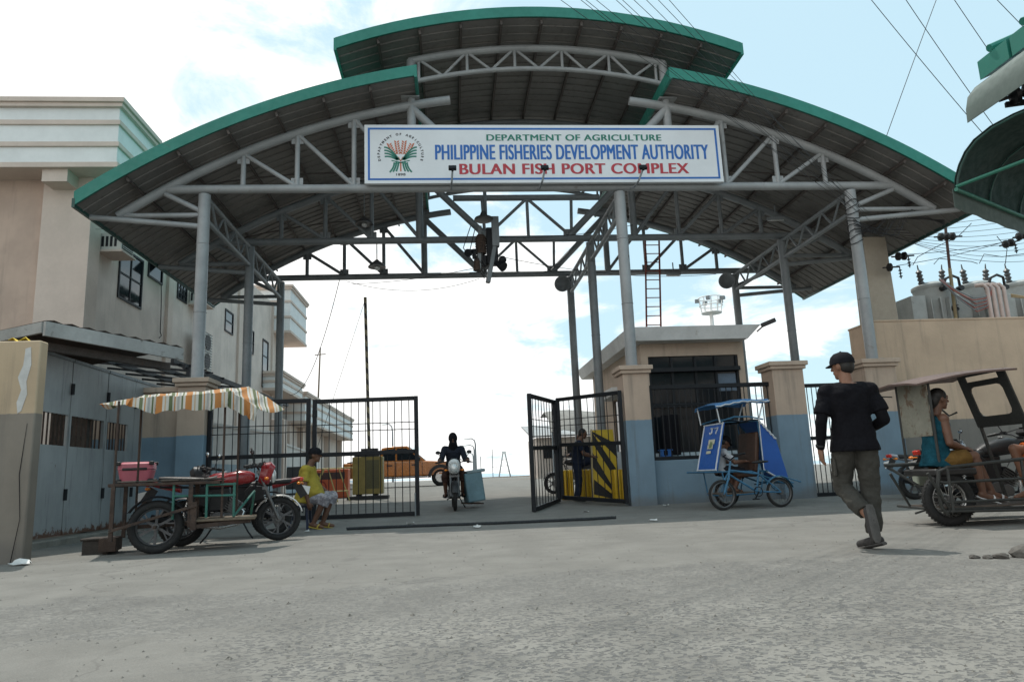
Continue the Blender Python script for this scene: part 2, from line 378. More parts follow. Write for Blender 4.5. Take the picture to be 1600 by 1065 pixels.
# ================================================================ GATE CANOPY
UC, V1, V2, V3, VF, VB = 2.25, 15.2, 18.77, 22.27, 14.35, 22.95
ZC, RC, RD = -6.87, 16.3, 16.5
ZU, RU, RUD = -1.87, 12.5, 12.72
UL, UM, UR = -5.22, 3.96, 9.48
can = thing('gate_canopy', 'huge barrel-roofed steel canopy with green edges standing over the port gate', 'canopy', (UC, V2, 0))
def arc(d, r, zc): return zc+math.sqrt(r*r-d*d)
def ribbed_material():
    mt, n, l, p = _new('galvanised roof lining')
    co = n.new('ShaderNodeTexCoord').outputs['Object']
    a = noise(n, l, .8, 6, .6, co); f = noise(n, l, 9, 6, .65, co)
    c = mixc(n, l, remap(n, l, a, .3, .7), (.13, .125, .118), (.19, .183, .172))
    c = mixc(n, l, remap(n, l, f, .5, .75, 0, .5), c, (.055, .048, .042))
    l.new(c, p.inputs['Base Color']); p.inputs['Roughness'].default_value = .55; return mt
MT['lining'] = ribbed_material()
def deck(d0, d1, r, zc, n=26):
    prof = []; v = VF+.02
    while v < VB-.3:
        prof += [(v, 0), (v+.255, 0), (v+.265, -.022), (v+.290, -.022)]; v += .3
    prof.append((VB, 0))
    g = [[(UC+d, v, arc(d, r+dz, zc)) for v, dz in prof] for d in [d0+(d1-d0)*i/n for i in range(n+1)]]
    b = MB(); b.sheet(g); b.build('roof_lining', MT['lining'], can, smooth=False)
    g = [[(UC+d, v, arc(d, r+.06, zc)) for v in (VF, VB)] for d in [d0+(d1-d0)*i/n for i in range(n+1)]]
    b = MB(); b.sheet(g, .03); b.build('roof_sheet', MT['green'], can, ang=20)
    def edge(v, h0, h1, t=.035):
        dd = [d0+(d1-d0)*i/n for i in range(n+1)]
        b = MB(); b.prism([(UC+d, arc(d, r+h0, zc)) for d in dd]+[(UC+d, arc(d, r+h1, zc)) for d in reversed(dd)], t, (0, v, 0))
        b.build('fascia', MT['green'], can, ang=20)
    edge(VF-.03, -.01, .235); edge(VB+.03, -.02, .12)
    for d in (d0, d1):
        z = arc(d, r, zc); b = MB(); b.bx(UC+d-.03, UC+d+.03, VF-.05, VB+.05, z-.05, z+.24 if abs(d) < 5 else z+.14); b.build('gutter', MT['green'] if abs(d) < 5 else MT['greendark'], can)
    L = abs(d1-d0); k = int(round(L/.92))
    for i in range(1, k):
        d = d0+(d1-d0)*i/k; z = arc(d, r-.075, zc); t = math.atan2(-d, z-zc)
        b = MB(); b.box((UC+d, (VF+VB)/2, z), (.05, VB-VF-.08, .11), Mx.Rotation(math.asin(d/r), 3, 'Y')); b.build('purlin', MT['purlin'], can)
deck(-9.72, -2.84, RD, ZC); deck(2.84, 9.9, RD, ZC); deck(-4.56, 4.56, RUD, ZU, 22)
def truss(v, mt_):
    T = MB(); n = 18
    for sgn in (-1, 1):
        T.tube([(UC+sgn*d, v, arc(d, RC, ZC)) for d in [9.25-(9.25-2.1)*i/n for i in range(n+1)]], .10, 12)
    T.cyl((UC-8.25, v, 7.15), (UC+8.25, v, 7.15), .095)
    T.cyl((UC-2.05, v, 8.35), (UC+2.05, v, 8.35), .085)
    t = T.build('truss', mt_, can)
    def web(d0, z0, d1, z1, r=.05, nm='web_member'):
        b = MB(); b.cyl((UC+d0, v, z0), (UC+d1, v, z1), r, n=10); b.build(nm, mt_, t)
    a = lambda d: arc(d, RC, ZC)
    def gusset(d, z, w=.26, h=.2):
        b = MB(); b.box((UC+d, v, z), (w, .02, h))
        for q in (-1, 1):
            for r_ in (-1, 1): b.cyl((UC+d+q*w*.32, v-.018, z+r_*h*.3), (UC+d+q*w*.32, v+.018, z+r_*h*.3), .013, n=6)
        b.build('gusset_plate', mt_, t)
    for s in (-1, 1):
        for d in (5.51, 4.27): gusset(s*d, 7.3); gusset(s*d, a(d)-.16)
        gusset(s*6.67, a(6.67)-.16); gusset(s*1.15, 7.3, .34, .24)
    for s in (-1, 1):
        for d in (6.67, 5.51, 4.27): web(s*d, 7.15, s*d, a(d), .055)
        for d, e in ((6.67, 5.51), (5.51, 4.27), (4.27, 2.98)): web(s*d, a(d)-.03, s*e, 7.2, .05)
        web(s*2.98, 7.15, s*2.98, 10.28, .10, 'post')
        web(s*2.95, a(2.95)-.1, s*1.12, 7.2, .095, 'brace')
        b = MB(); b.box((UC+s*3.0, v, a(3.0)+.16), (.42, .3, .03)); b.build('cap_plate', mt_, t)
        web(0, 8.33, s*1.2, 7.2, .045); web(s*1.2, 7.2, s*1.25, 8.33, .045)
    web(0, 7.15, 0, 8.33, .045)
    # curved truss under the raised middle roof
    U_ = MB()
    for rr in (RU, RU-.52): U_.tube([(UC+d, v, arc(d, rr, ZU)) for d in [-3.02+6.04*i/16 for i in range(17)]], .085 if rr == RU else .055, 10)
    u_ = U_.build('raised_truss', mt_, can)
    k = 10
    for i in range(k+1):
        d = -2.8+5.6*i/k
        if i % 2 == 1: continue
        top = arc(d, RU, ZU); b = MB(); b.cyl((UC+d, v, top), (UC+d, v, arc(d, RU-.52, ZU)), .035, n=8); b.build('web_member', mt_, u_)
    for i in range(k):
        d0 = -2.8+5.6*i/k; d1 = -2.8+5.6*(i+1)/k
        r0, r1 = (RU, RU-.52) if i % 2 == 0 else (RU-.52, RU)
        b = MB(); b.cyl((UC+d0, v, arc(d0, r0, ZU)), (UC+d1, v, arc(d1, r1, ZU)), .033, n=8); b.build('web_member', mt_, u_)
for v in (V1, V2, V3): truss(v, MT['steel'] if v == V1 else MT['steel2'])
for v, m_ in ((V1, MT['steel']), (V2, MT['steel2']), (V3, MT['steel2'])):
    for u in (UL, UM, UR):
        b = MB(); r = .125 if v == V1 else .115
        z0 = 2.98 if v == V1 else gz(v)-.05
        b.cyl((u, v, z0), (u, v, 7.02), r, n=20)
        for zr in (4.4, 5.9): b.torus((u, v, zr), (0, 0, 1), r+.002, .008, 20, 6)
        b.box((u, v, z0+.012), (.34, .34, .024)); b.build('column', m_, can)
    for s, u in ((-1, UL), (1, UR)):
        b = MB(); b.cyl((u, v, 6.56), (UC+s*9.22, v, 6.56), .055); b.build('eave_strut', m_, can)
        b = MB(); b.cyl((u, v, 6.62), (UC+s*8.3, v, 7.05), .055); b.build('eave_strut', m_, can)
        b = MB(); b.cyl((u, v, 6.30), (UC+s*9.70, v-.25, 6.44), .06); b.build('eave_strut', m_, can)
for u in (UL, UM, UR):
    for va, vb in ((V1, V2), (V2, V3)):
        b = MB(); b.cyl((u, va, 7.0), (u, vb, 7.0), .055); b.cyl((u, va, 6.5), (u, vb, 6.5), .055)
        gd = b.build('side_girder', MT['steel2'], can); k = 8
        b = MB()
        for i in range(k):
            p = (u, va+(vb-va)*i/k, 7.0 if i % 2 else 6.5); q = (u, va+(vb-va)*(i+1)/k, 6.5 if i % 2 else 7.0)
            b.cyl(p, q, .028, n=8)
        b.build('lacing', MT['steel2'], gd)
# diagonal roof bracing seen under the wings
for s in (-1, 1):
    for va, vb in ((V1, V2), (V2, V3)):
        b = MB(); b.tube([(UC+s*(8.6-5*i/8), va+(vb-va)*i/8, arc(8.6-5*i/8, RC+.02, ZC)) for i in range(9)], .018, 6); b.build('bracing_rod', MT['purlin'], can)

# ---------------------------------------------------------------- gate pillars
def pillar(u, w, label, v=15.2, h=2.80):
    t = thing('gate_pillar', label, 'pillar', (u, v, 0), 0, 'masonry pillars of the gate')
    b = MB(); b.bx(u-w/2, u+w/2, v-.29, v+.29, -.05, h); b.build('shaft', MT['pillar'], t, bevel=.012)
    b = MB(); b.bx(u-w/2-.05, u+w/2+.05, v-.34, v+.34, h, h+.075); b.bx(u-w/2-.09, u+w/2+.09, v-.38, v+.38, h+.075, h+.17); b.build('coping', MT['capm'], t, bevel=.012)
pillar(-5.22, .54, 'beige and blue masonry pillar behind the striped cargo tricycle canopy')
pillar(3.95, .56, 'beige and blue masonry pillar holding the folding black gate beside the guardhouse')
pillar(7.33, .70, 'beige and blue masonry pillar directly right of the blue pedicab')
pillar(9.45, .72, 'beige and blue masonry pillar behind the walking man, against the beige yard wall')
# ================================================================ SIGN BOARD
SV = 14.93
def text(body, mt_, parent, x0, x1, z0, z1, y, bold=.012, ext=.004, name='lettering'):
    cu = bpy.data.curves.new('t', 'FONT'); cu.body = body; cu.size = 1; cu.space_character = 1.07; cu.extrude = .002
    o = bpy.data.objects.new('t', cu); COL.objects.link(o)
    dg = bpy.context.evaluated_depsgraph_get(); me = bpy.data.meshes.new_from_object(o.evaluated_get(dg))
    bpy.data.objects.remove(o)
    xs_ = [v.co.x for v in me.vertices]; ys_ = [v.co.y for v in me.vertices]; zs_ = [v.co.z for v in me.vertices]
    a, bb, c, d = min(xs_), max(xs_), min(ys_), max(ys_)
    inv = FR[parent.name].inverted() if parent.name in FR else Mx.Identity(4)
    for v in me.vertices:
        v.co = inv @ V((x0+(v.co.x-a)/(bb-a)*(x1-x0), y-(v.co.z-min(zs_))/.004*ext, z0+(v.co.y-c)/(d-c)*(z1-z0)))
    M_ = MB(); n_ = 3 if bold > .006 else 1
    for k in range(n_): M_.add([v.co+V(((k-1)*bold*(z1-z0)*1.6 if n_ > 1 else 0, -.0007*k, 0)) for v in me.vertices], [tuple(f.vertices) for f in me.polygons])
    bpy.data.meshes.remove(me)
    return M_.build(name, mt_, parent, world=False, smooth=False, fix=False)
sg = thing('sign_board', 'wide white sign board with blue border and lettering across the canopy front', 'sign', (2.3, SV, 7.85))
sw = mat('white sign sheet', (.68, .71, .73), .45, 0, .035, 1.2, ((.48, .47, .43), .06, 3))
sblue = mat('blue sign vinyl', (.012, .12, .42), .45, 0, .08, 6); sgrn = mat('green sign vinyl', (.01, .17, .12), .45, 0, .08, 6)
sred = mat('red sign vinyl', (.42, .03, .045), .45, 0, .1, 6); sorg = mat('orange sign vinyl', (.50, .14, .06), .45, 0, .1, 6)
sblk = mat('black sign vinyl', (.04, .04, .045), .5, 0, .1, 6)
SX0, SX1, SZ0, SZ1 = -1.76, 6.34, 7.15, 8.54
b = MB(); b.bx(SX0, SX1, SV, SV+.10, SZ0, SZ1); b.build('panel', sw, sg, bevel=.006)
b = MB(); q = .075; w = .045
for x0, x1, z0, z1 in ((SX0+q, SX1-q, SZ0+q, SZ0+q+w), (SX0+q, SX1-q, SZ1-q-w, SZ1-q), (SX0+q, SX0+q+w, SZ0+q+w, SZ1-q-w), (SX1-q-w, SX1-q, SZ0+q+w, SZ1-q-w)):
    b.bx(x0, x1, SV-.004, SV+.004, z0, z1)
b.build('border', sblue, sg, smooth=False)
text('DEPARTMENT OF AGRICULTURE', sgrn, sg, .95, 4.95, 8.155, 8.305, SV-.002, .035)
text('PHILIPPINE FISHERIES DEVELOPMENT AUTHORITY', sblue, sg, -.20, 6.03, 7.70, 8.06, SV-.002, .020)
text('BULAN FISH PORT COMPLEX', sred, sg, .33, 5.53, 7.355, 7.605, SV-.002, .035)
# round emblem: lettering on an arc, orange grain ears, green leaves and stalks
EX, EZ = -.97, 7.83
em = MB(); em.cyl((EX, SV-.0012, EZ-.01), (EX, SV+.004, EZ-.01), .53, n=48); emb = em.build('emblem', sw, sg, smooth=False)
def ring_text(s, r, a0, a1, h, mt_):
    M_ = MB()
    for i, ch in enumerate(s):
        if ch == ' ': continue
        cu = bpy.data.curves.new('t', 'FONT'); cu.body = ch; cu.size = h*1.4; cu.offset = .004; cu.align_x = 'CENTER'; cu.extrude = .0015
        o = bpy.data.objects.new('t', cu); COL.objects.link(o)
        me = bpy.data.meshes.new_from_object(o.evaluated_get(bpy.context.evaluated_depsgraph_get())); bpy.data.objects.remove(o)
        a = R(a0+(a1-a0)*i/(len(s)-1)); ca, sa = math.cos(a), math.sin(a); rt = a-PI/2
        vs = []
        for v in me.vertices:
            x = v.co.x*math.cos(rt)-v.co.y*math.sin(rt); z = v.co.x*math.sin(rt)+v.co.y*math.cos(rt)
            vs.append((EX+r*ca+x, SV-.003-v.co.z*.6, EZ+r*sa+z))
        M_.add(vs, [tuple(f.vertices) for f in me.polygons])
    M_.build('lettering', mt_, emb, smooth=False)
ring_text('DEPARTMENT OF AGRICULTURE', .455, 196, -16, .052, sblk)
def blade(M_, pts, w, dy):
    vs = []; fs = []; N = len(pts)
    for i, (x, z) in enumerate(pts):
        x2, z2 = pts[min(i+1, N-1)]; x1_, z1_ = pts[max(i-1, 0)]; tx, tz = x2-x1_, z2-z1_; L = math.hypot(tx, tz)
        nx, nz = -tz/L*w/2, tx/L*w/2; vs += [(EX+x+nx, SV-dy, EZ+z+nz), (EX+x-nx, SV-dy, EZ+z-nz)]
    fs = [(2*i, 2*i+1, 2*i+3, 2*i+2) for i in range(N-1)]; M_.add(vs, fs)
G_ = MB(); O_ = MB()
for s in (-1, 1):
    for k in range(4):   # arching leaves
        e = .075*k
        blade(G_, [(s*(.03+.016*k+(.33-.02*k)*t), -.13-.055*k*.35+(.30-.055*k)*math.sin(t*PI/2*1.0)+.02*k*(1-t)) for t in [i/8 for i in range(9)]], .036, .006)
    for k in range(3):   # tied stalks flaring below
        blade(G_, [(s*(.05+.045*k+.05*t*t*(1+k*.5)), -.17-.23*t-.01*k) for t in [i/6 for i in range(7)]], .036, .006)
    blade(G_, [(s*.2, -.145), (0, -.19), (-s*.16, -.235)], .022, .0065)
G_.build('leaf_mark', sgrn, emb, smooth=False)
for k, (x0, x1, h) in enumerate(((-.03, -.25, .32), (-.01, -.085, .38), (.01, .085, .38), (.03, .25, .32))):
    for j in range(6):
        t = .30+.70*j/5.0; cx = x0+(x1-x0)*t**.6; cz = -.16+h*t+.08
        for s in (-1, 1):
            a = R(90-s*38); dx, dz = math.cos(a)*.042, math.sin(a)*.042; ox = s*.03
            px, pz = -dz*.5, dx*.5
            O_.add([(EX+cx+ox-dx, SV-.0055, EZ+cz-dz), (EX+cx+ox+px, SV-.0055, EZ+cz+pz), (EX+cx+ox+dx, SV-.0055, EZ+cz+dz), (EX+cx+ox-px, SV-.0055, EZ+cz-pz)], [(0, 1, 2, 3)])
blade(O_, [(0, -.40), (0, -.20)], .03, .0055); blade(O_, [(-.05, -.06), (0, -.16)], .02, .0055); blade(O_, [(.05, -.06), (0, -.16)], .02, .0055)
O_.build('grain_mark', sorg, emb, smooth=False)
text('1898', sblk, emb, EX-.10, EX+.10, EZ-.50, EZ-.445, SV-.003, .02)
FR[emb.name] = FR[sg.name]
# flood lamps standing out from the canopy beam in front of the sign
for u0, u1, lab in ((.16, .13, 'small black flood lamp on a bent arm under the first word of the red line'),
                    (2.16, 2.08, 'small black flood lamp on a bent arm below the middle of the sign'),
                    (4.34, 4.2, 'small black flood lamp on a tilted arm at the right part of the sign')):
    t = thing('sign_lamp', lab, 'lamp', (u1, 14.98, 7.05), 0, 'flood lamps lighting the sign')
    b = MB(); b.tube([(u1, 15.1, 7.06), (u1, 14.75, 6.97), (u1+(u0-u1)*.3, 14.55, 7.02), (u0, 14.48, 7.26)], .022, 8); b.build('arm', MT['steel2'], t)
    rt = Mx.Rotation(R(-35), 3, 'X'); b = MB(); b.box((u0, 14.47, 7.30), (.17, .07, .12), rt); b.box((u0, 14.45, 7.245), (.05, .05, .05), rt); b.build('head', MT['black'], t, bevel=.012)
    b = MB(); b.box((u0, 14.51, 7.325), (.14, .012, .095), rt); b.build('lens', MT['lens'], t)
# ---------------------------------------------------------------- things hanging in the canopy
hs = thing('hanging_siren', 'rusty warning siren assembly hanging on a rod in the middle of the canopy', 'siren', (1.0, 17.0, 6.6))
b = MB(); b.cyl((.98, 17, 7.95), (.98, 17, 7.1), .045); b.cyl((.98, 17, 9.6), (.98, 17, 7.95), .018); b.build('rod', MT['steel2'], hs)
b = MB(); b.lathe([(.0, .02), (.0, .06), (-.10, .10), (-.16, .22), (-.20, .24), (-.23, .22), (-.24, .05)], (.93, 16.95, 7.25), (0, 0, 1), 22); b.build('hood', MT['alu'], hs)
b = MB(); b.bx(1.12, 1.30, 16.9, 17.08, 6.35, 7.12); b.bar((1.2, 17, 6.5), (.98, 16.95, 5.42), .13, .1); b.bar((.83, 17, 6.9), (.78, 16.95, 5.75), .09, .06); b.build('bracket', MT['steel2'], hs, bevel=.01)
b = MB(); b.cyl((.84, 17.02, 6.62), (.84, 17.02, 6.18), .13, n=18); b.cyl((.84, 17.02, 6.66), (.84, 17.02, 6.62), .10, n=18)
for k in range(6): b.torus((.84, 17.02, 6.24+.065*k), (0, 0, 1), .13, .014, 18, 6)
b.cyl((.74, 17, 6.05), (.74, 17, 5.75), .08, .11); b.build('motor', MT['rust'], hs)
b = MB(); b.bx(.98, 1.26, 16.95, 17.2, 5.9, 6.85); b.bx(.7, .98, 17.0, 17.2, 5.85, 6.15); b.bx(.62, .72, 16.95, 17.05, 6.05, 6.3); b.cyl((1.2, 17, 5.95), (1.38, 16.85, 5.78), .06, .13); b.ell((1.36, 16.95, 6.0), .1); b.cyl((.62, 17, 6.25), (.5, 16.85, 6.15), .05, .11); b.build('housing', MT['black'], hs, bevel=.02)
b = MB()
for k in range(5): b.tube([(.6+.1*k, 17, 6.9-.1*k), (.4+.15*k, 16.9, 6.3-.1*k), (.75+.08*k, 16.95, 5.8), (.9, 17, 5.55+.05*k)], .012, 6)
b.build('cable', MT['blackplastic'], hs)
def pendant(u, v, zt, z, label):
    t = thing('pendant_lamp', label, 'lamp', (u, v, z), 0, 'dome lamps under the canopy')
    b = MB(); b.cyl((u, v, zt), (u, v, z+.12), .015, n=6); b.build('stem', MT['steel2'], t)
    b = MB(); b.lathe([(.16, .03), (.12, .07), (.05, .16), (-.04, .24), (-.06, .24), (-.05, .1)], (u, v, z), n=20); b.build('shade', MT['alu'], t)
    b = MB(); b.ell((u, v, z-.07), .075); b.build('bulb', MT['lens'], t)
pendant(-2.2, 18.6, 8.8, 7.62, 'grey dome lamp hanging under the left wing of the canopy')
pendant(-1.9, 18.9, 7.1, 6.5, 'small dome lamp on a long stem near the left end of the rear beams')
def fixture(u, v, z, lab, rx=0):
    t = thing('flood_light', lab, 'lamp', (u, v, z), 0, 'box flood lights under the canopy')
    rt = Mx.Rotation(rx, 3, 'X')
    b = MB(); b.box((u, v, z), (.42, .3, .1), rt); b.cyl((u, v, z+.05), (u, v, z+.4), .02); b.build('housing', MT['steel2'], t, bevel=.02)
    b = MB(); b.box(V((u, v, z))+rt @ V((0, 0, -.055)), (.36, .24, .02), rt); b.build('lens', MT['white'], t)
fixture(9.15, 18.3, 7.5, 'white box flood light under the right wing, beside the second row beam', .3)
fixture(7.4, 22.2, 7.05, 'small box flood light above the far right horn speaker', .2)
fixture(11.55, 22.8, 6.55, 'box flood light at the rear right corner of the canopy eave', .3)
def horn(u, v, z, dx, lab):
    t = thing('horn_speaker', lab, 'speaker', (u, v, z), 0, 'grey horn loudspeakers on the rear columns')
    ax = V((dx, -1, -.1)).normalized()
    b = MB(); b.lathe([(-.42, .03), (-.30, .06), (-.12, .12), (0, .24), (.03, .265), (.025, .23), (-.06, .16), (-.1, .05)], (u, v, z), ax, 26); b.build('bell', MT['steel2'], t)
    p = V((u, v, z))-ax*.42; b = MB(); b.cyl(p+ax*.06, p-ax*.22, .09, n=16); b.build('driver', MT['blackplastic'], t)
    b = MB(); b.bar(p, (u+.25*(1 if dx < 0 else 1), v, z+.12), .04, .04); b.build('bracket', MT['black'], t)
horn(3.66, 21.95, 6.72, -.35, 'grey horn loudspeaker on the middle rear column, left of the guardhouse')
horn(9.08, 21.95, 6.72, -.5, 'grey horn loudspeaker on the right rear column, above the guardhouse roof')
# ---------------------------------------------------------------- guardhouse
gh = thing('guardhouse', 'small guardhouse with flat white roof and wide dark windows behind the railing', 'guardhouse', (6, 20, 0))
roofm = mat('weathered white roof edge', (.66, .67, .66), .6, 0, .1, 1.5, ((.45, .43, .39), .25, 2), ((.25, .23, .2), .06, 6))
b = MB()
top = [(4.30, 16.6), (7.62, 16.6), (7.62, 23.9), (4.30, 23.9)]; bot = [(4.42, 16.75), (7.32, 16.75), (7.32, 23.7), (4.42, 23.7)]
b.add([(x, y, 4.16) for x, y in top]+[(x, y, 3.84) for x, y in bot], [(0, 1, 2, 3), (7, 6, 5, 4)]+[(i, 4+i, 4+(i+1) % 4, (i+1) % 4) for i in range(4)]); b.build('roof', roofm, gh, bevel=.01)
b = MB(); GB = BEIGE
b.bx(4.72, 7.36, 17.2, 17.36, 3.52, 3.84)
b.bx(4.72, 4.9, 17.2, 17.36, 0, 3.52); b.bx(7.2, 7.36, 17.2, 17.36, 0, 3.52); b.bx(4.9, 7.2, 17.2, 17.36, 0, 1.15)
b.bx(4.72, 4.88, 17.36, 19.0, 0, 3.84); b.bx(4.72, 4.88, 20.6, 23.3, 0, 3.84); b.bx(4.72, 4.88, 19.0, 20.6, 0, 1.3); b.bx(4.72, 4.88, 19.0, 20.6, 2.75, 3.84)
b.bx(7.2, 7.36, 17.36, 23.3, 0, 3.84); b.bx(4.88, 7.2, 23.14, 23.3, 0, 3.84)
b.build('wall', two_tone('guardhouse beige over pale blue', (.45, .355, .275), (.42, .50, .54), 1.6), gh)
b = MB(); b.bx(4.9, 7.2, 17.27, 17.29, 1.15, 3.52); b.build('window', MT['glass'], gh, smooth=False)
b = MB()
for x in (4.92, 5.5, 6.1, 6.62, 7.17): b.bx(x-.03, x+.03, 17.22, 17.27, 1.15, 3.5)
b.bx(4.9, 7.2, 17.1, 17.27, 3.12, 3.22); b.bx(4.9, 7.2, 17.215, 17.265, 2.25, 2.31); b.bx(4.9, 7.2, 17.215, 17.265, 1.15, 1.21); b.build('window_frame', MT['black'], gh)
b = MB(); b.bx(5.0, 7.1, 16.95, 17.18, 1.0, 1.06); b.build('sill', MT['white'], gh)
b = MB(); b.bx(6.66, 7.12, 17.255, 17.268, 2.62, 3.06); b.build('notice', mat('blue grey notice', (.10, .14, .19), .5), gh)
b = MB(); b.bx(4.77, 4.79, 19.0, 20.6, 1.3, 2.75); b.build('window', MT['glass'], gh)
b = MB(); b.bx(4.30, 4.72, 18.8, 20.8, 2.86, 2.98); b.bx(4.36, 4.72, 18.9, 20.7, 2.78, 2.86); b.build('window_hood', roofm, gh, bevel=.01)
for k, (x, lab) in enumerate(((7.72, 'black security camera on the right corner of the guardhouse roof'),)):
    t = thing('security_camera', lab, 'camera', (x, 16.7, 4.15)); b = MB(); b.bar((7.56, 16.75, 4.0), (7.72, 16.66, 4.14), .03, .03); b.build('bracket', MT['black'], t)
    b = MB(); b.bar((7.62, 16.6, 4.12), (7.95, 16.5, 4.24), .10, .10); b.build('body', MT['blackplastic'], t, bevel=.015)
# folded dark cloth and bits on the guardhouse counter, behind the railing
tt = MB(); tt.sheet([[(5.05+.42*i/7, 16.98-.02*math.sin(i*1.9), z) for z in (2.05, 1.7, 1.3, 1.09)] for i in range(8)], .02)
tag(tt.build('hanging_cloth', MT['cap']), 'black cloth hanging over the guardhouse counter behind the railing', 'cloth')
tb = MB(); tb.bx(4.98, 5.26, 16.97, 17.15, 1.06, 1.2); tb.bx(4.96, 5.28, 16.96, 17.16, 1.2, 1.23)
tag(tb.build('blue_crate', mat('blue plastic', (.02, .13, .42), .45), bevel=.01), 'small blue plastic box on the guardhouse counter', 'box')
# ladder on the guardhouse roof
ld = thing('ladder', 'red steel ladder rising from the guardhouse roof to the rear canopy beam', 'ladder', (6.45, 21.5, 4.16))
rdm = mat('red oxide paint', (.22, .05, .035), .6, 0, .2, 6)
for x in (-.23, .23):
    b = MB(); b.bar((6.3+x, 21.4, 4.16), (6.68+x, 21.9, 8.1), .05, .035); b.build('stile', rdm, ld)
for k in range(13):
    t = (k+.5)/13; b = MB(); b.cyl((6.07+.38*t, 21.4+.5*t, 4.16+3.94*t), (6.53+.38*t, 21.4+.5*t, 4.16+3.94*t), .016, n=8); b.build('rung', rdm, ld)
# ---------------------------------------------------------------- railing on the low wall, gates
rl = thing('railed_wall', 'low blue wall with black bar railing in front of the guardhouse', 'wall', (5.6, 15.2, 0))
b = MB(); b.bx(4.23, 6.98, 15.1, 15.32, -.05, .95); b.build('base_wall', MT['lowwall'], rl, bevel=.01)
b = MB(); b.bx(4.25, 7.12, 15.14, 15.22, 2.47, 2.56); b.bx(4.25, 7.0, 15.14, 15.22, .955, 1.03); b.bx(4.25, 4.33, 15.14, 15.22, 1.03, 2.47); b.bx(7.03, 7.12, 15.13, 15.23, 1.0, 2.47); b.bx(4.33, 7.03, 15.16, 15.2, 2.12, 2.15); b.build('frame', MT['black'], rl, bevel=.008)
b = MB()
for k in range(20): x = 4.42+k*.133; b.cyl((x, 15.18, 1.03), (x, 15.18, 2.47), .011, n=6)
b.build('bar_infill', MT['black'], rl)
def gate_leaf(name, lab, p, q, z0, z1, nb, group='leaves of the black port gate', mid=.53):
    p = V(p); q = V(q); t = thing(name, lab, 'gate', ((p.x+q.x)/2, (p.y+q.y)/2, 0), 0, group)
    w = .085; zA = lambda s: (p.z if s == 0 else q.z)
    lo0 = V((p.x, p.y, z0+p.z)); lo1 = V((q.x, q.y, z0+q.z)); hi0 = V((p.x, p.y, z1+p.z)); hi1 = V((q.x, q.y, z1+q.z))
    b = MB(); b.bar(lo0, hi0, w, w); b.bar(lo1, hi1, w, w); e = (q-p).normalized()*w*.5
    for f in (0, mid, 1):
        A = lo0+(hi0-lo0)*f; B = lo1+(hi1-lo1)*f; off = V((0, 0, w/2 if f == 0 else (-w/2 if f == 1 else 0)))
        b.bar(A+e+off, B-e+off, w*.9, w*.98)
    b.build('frame', MT['black'], t, bevel=.008)
    b = MB()
    for k in range(1, nb):
        f = k/nb; A = lo0.lerp(lo1, f); B = hi0.lerp(hi1, f); b.cyl(A+V((0, 0, w)), B-V((0, 0, w)), .0095, n=6)
    A = lo0.lerp(hi0, .72); B = lo1.lerp(hi1, .72); b.cyl(A, B, .009, n=6); A = lo0.lerp(hi0, .78); B = lo1.lerp(hi1, .78); b.cyl(A, B, .009, n=6)
    b.build('bar_infill', MT['black'], t)
    for f in (.12, .5, .88): b = MB(); P_ = lo0.lerp(hi0, f); b.cyl(P_-V((0, 0, .07)), P_+V((0, 0, .07)), .052, n=10); b.build('hinge', MT['black'], t)
    return t
gate_leaf('gate_leaf', 'black barred gate leaf between the left pillar and the double post', (-4.9, 15.12, 0), (-2.93, 15.1, 0), .06, 2.5, 13)
gl = gate_leaf('gate_leaf', 'wide black barred gate leaf standing right of the seated man', (-2.80, 15.08, 0), (-.72, 14.98, 0), .05, 2.47, 14)
b = MB(); b.cyl((-.76, 14.9, -.02), (-.76, 14.9, .5), .014, n=8); b.build('drop_bolt', MT['steel2'], gl)
gate_leaf('gate_leaf', 'black barred gate leaf hinged to the pillar beside the guardhouse, in front of the guard', (3.58, 14.95, 0), (2.53, 16.85, .08), .10, 2.45, 10)
gate_leaf('gate_leaf', 'narrow black gate leaf folded toward the road, leftmost of the right pair', (2.44, 16.85, .08), (1.6, 14.55, 0), .04, 2.40, 9)
gp = thing('pedestrian_gate', 'narrow black barred gate between the two right pillars, behind the walking man', 'gate', (8.4, 15.25, 0))
b = MB()
for x in (7.74, 8.99): b.bx(x-.04, x+.04, 15.2, 15.28, .05, 2.5)
for z in (.09, 1.3, 2.46): b.bx(7.78, 8.95, 15.21, 15.27, z-.04, z+.04)
b.build('frame', MT['black'], gp)
b = MB()
for k in range(10): b.cyl((7.88+k*.11, 15.24, .13), (7.88+k*.11, 15.24, 2.42), .01, n=6)
b.build('bar_infill', MT['black'], gp)
# ================================================================ LEFT BUILDING
wallm = two_tone('pinkish beige render', (.47, .355, .285), (.47, .355, .285), -9, ((.38, .285, .225), .16, 1.1), .42)
wallw = two_tone('off white render', (.60, .52, .46), (.60, .52, .46), -9, ((.50, .43, .37), .14, 1.4), .26)
parm = mat('pale cream parapet', (.70, .72, .71), .75, 0, .06, 1, ((.38, .40, .40), .10, 2))
bandm = mat('beige moulding', (.56, .47, .405), .75, 0, .06, 1.5, ((.3, .25, .21), .1, 3))
bd = thing('office_building', 'two storey beige office building with banded pale parapet left of the gate', 'building', (-12, 25, 0))
b = MB(); b.bx(-40, -8.5, 17, 34.9, -.1, 9.4); b.build('wall', wallm, bd)
for y0, y1 in ((17.42, 21.7), (22.1, 28.95), (29.6, 34.4)): b = MB(); b.bx(-8.5, -8.47, y0, y1, 1.5, 9.4); b.build('side_panel', wallw, bd, smooth=False)
b = MB(); b.bx(-8.5, -8.46, 17, 34.9, -.1, 1.5); b.build('dado', MT['lowwall'], bd)
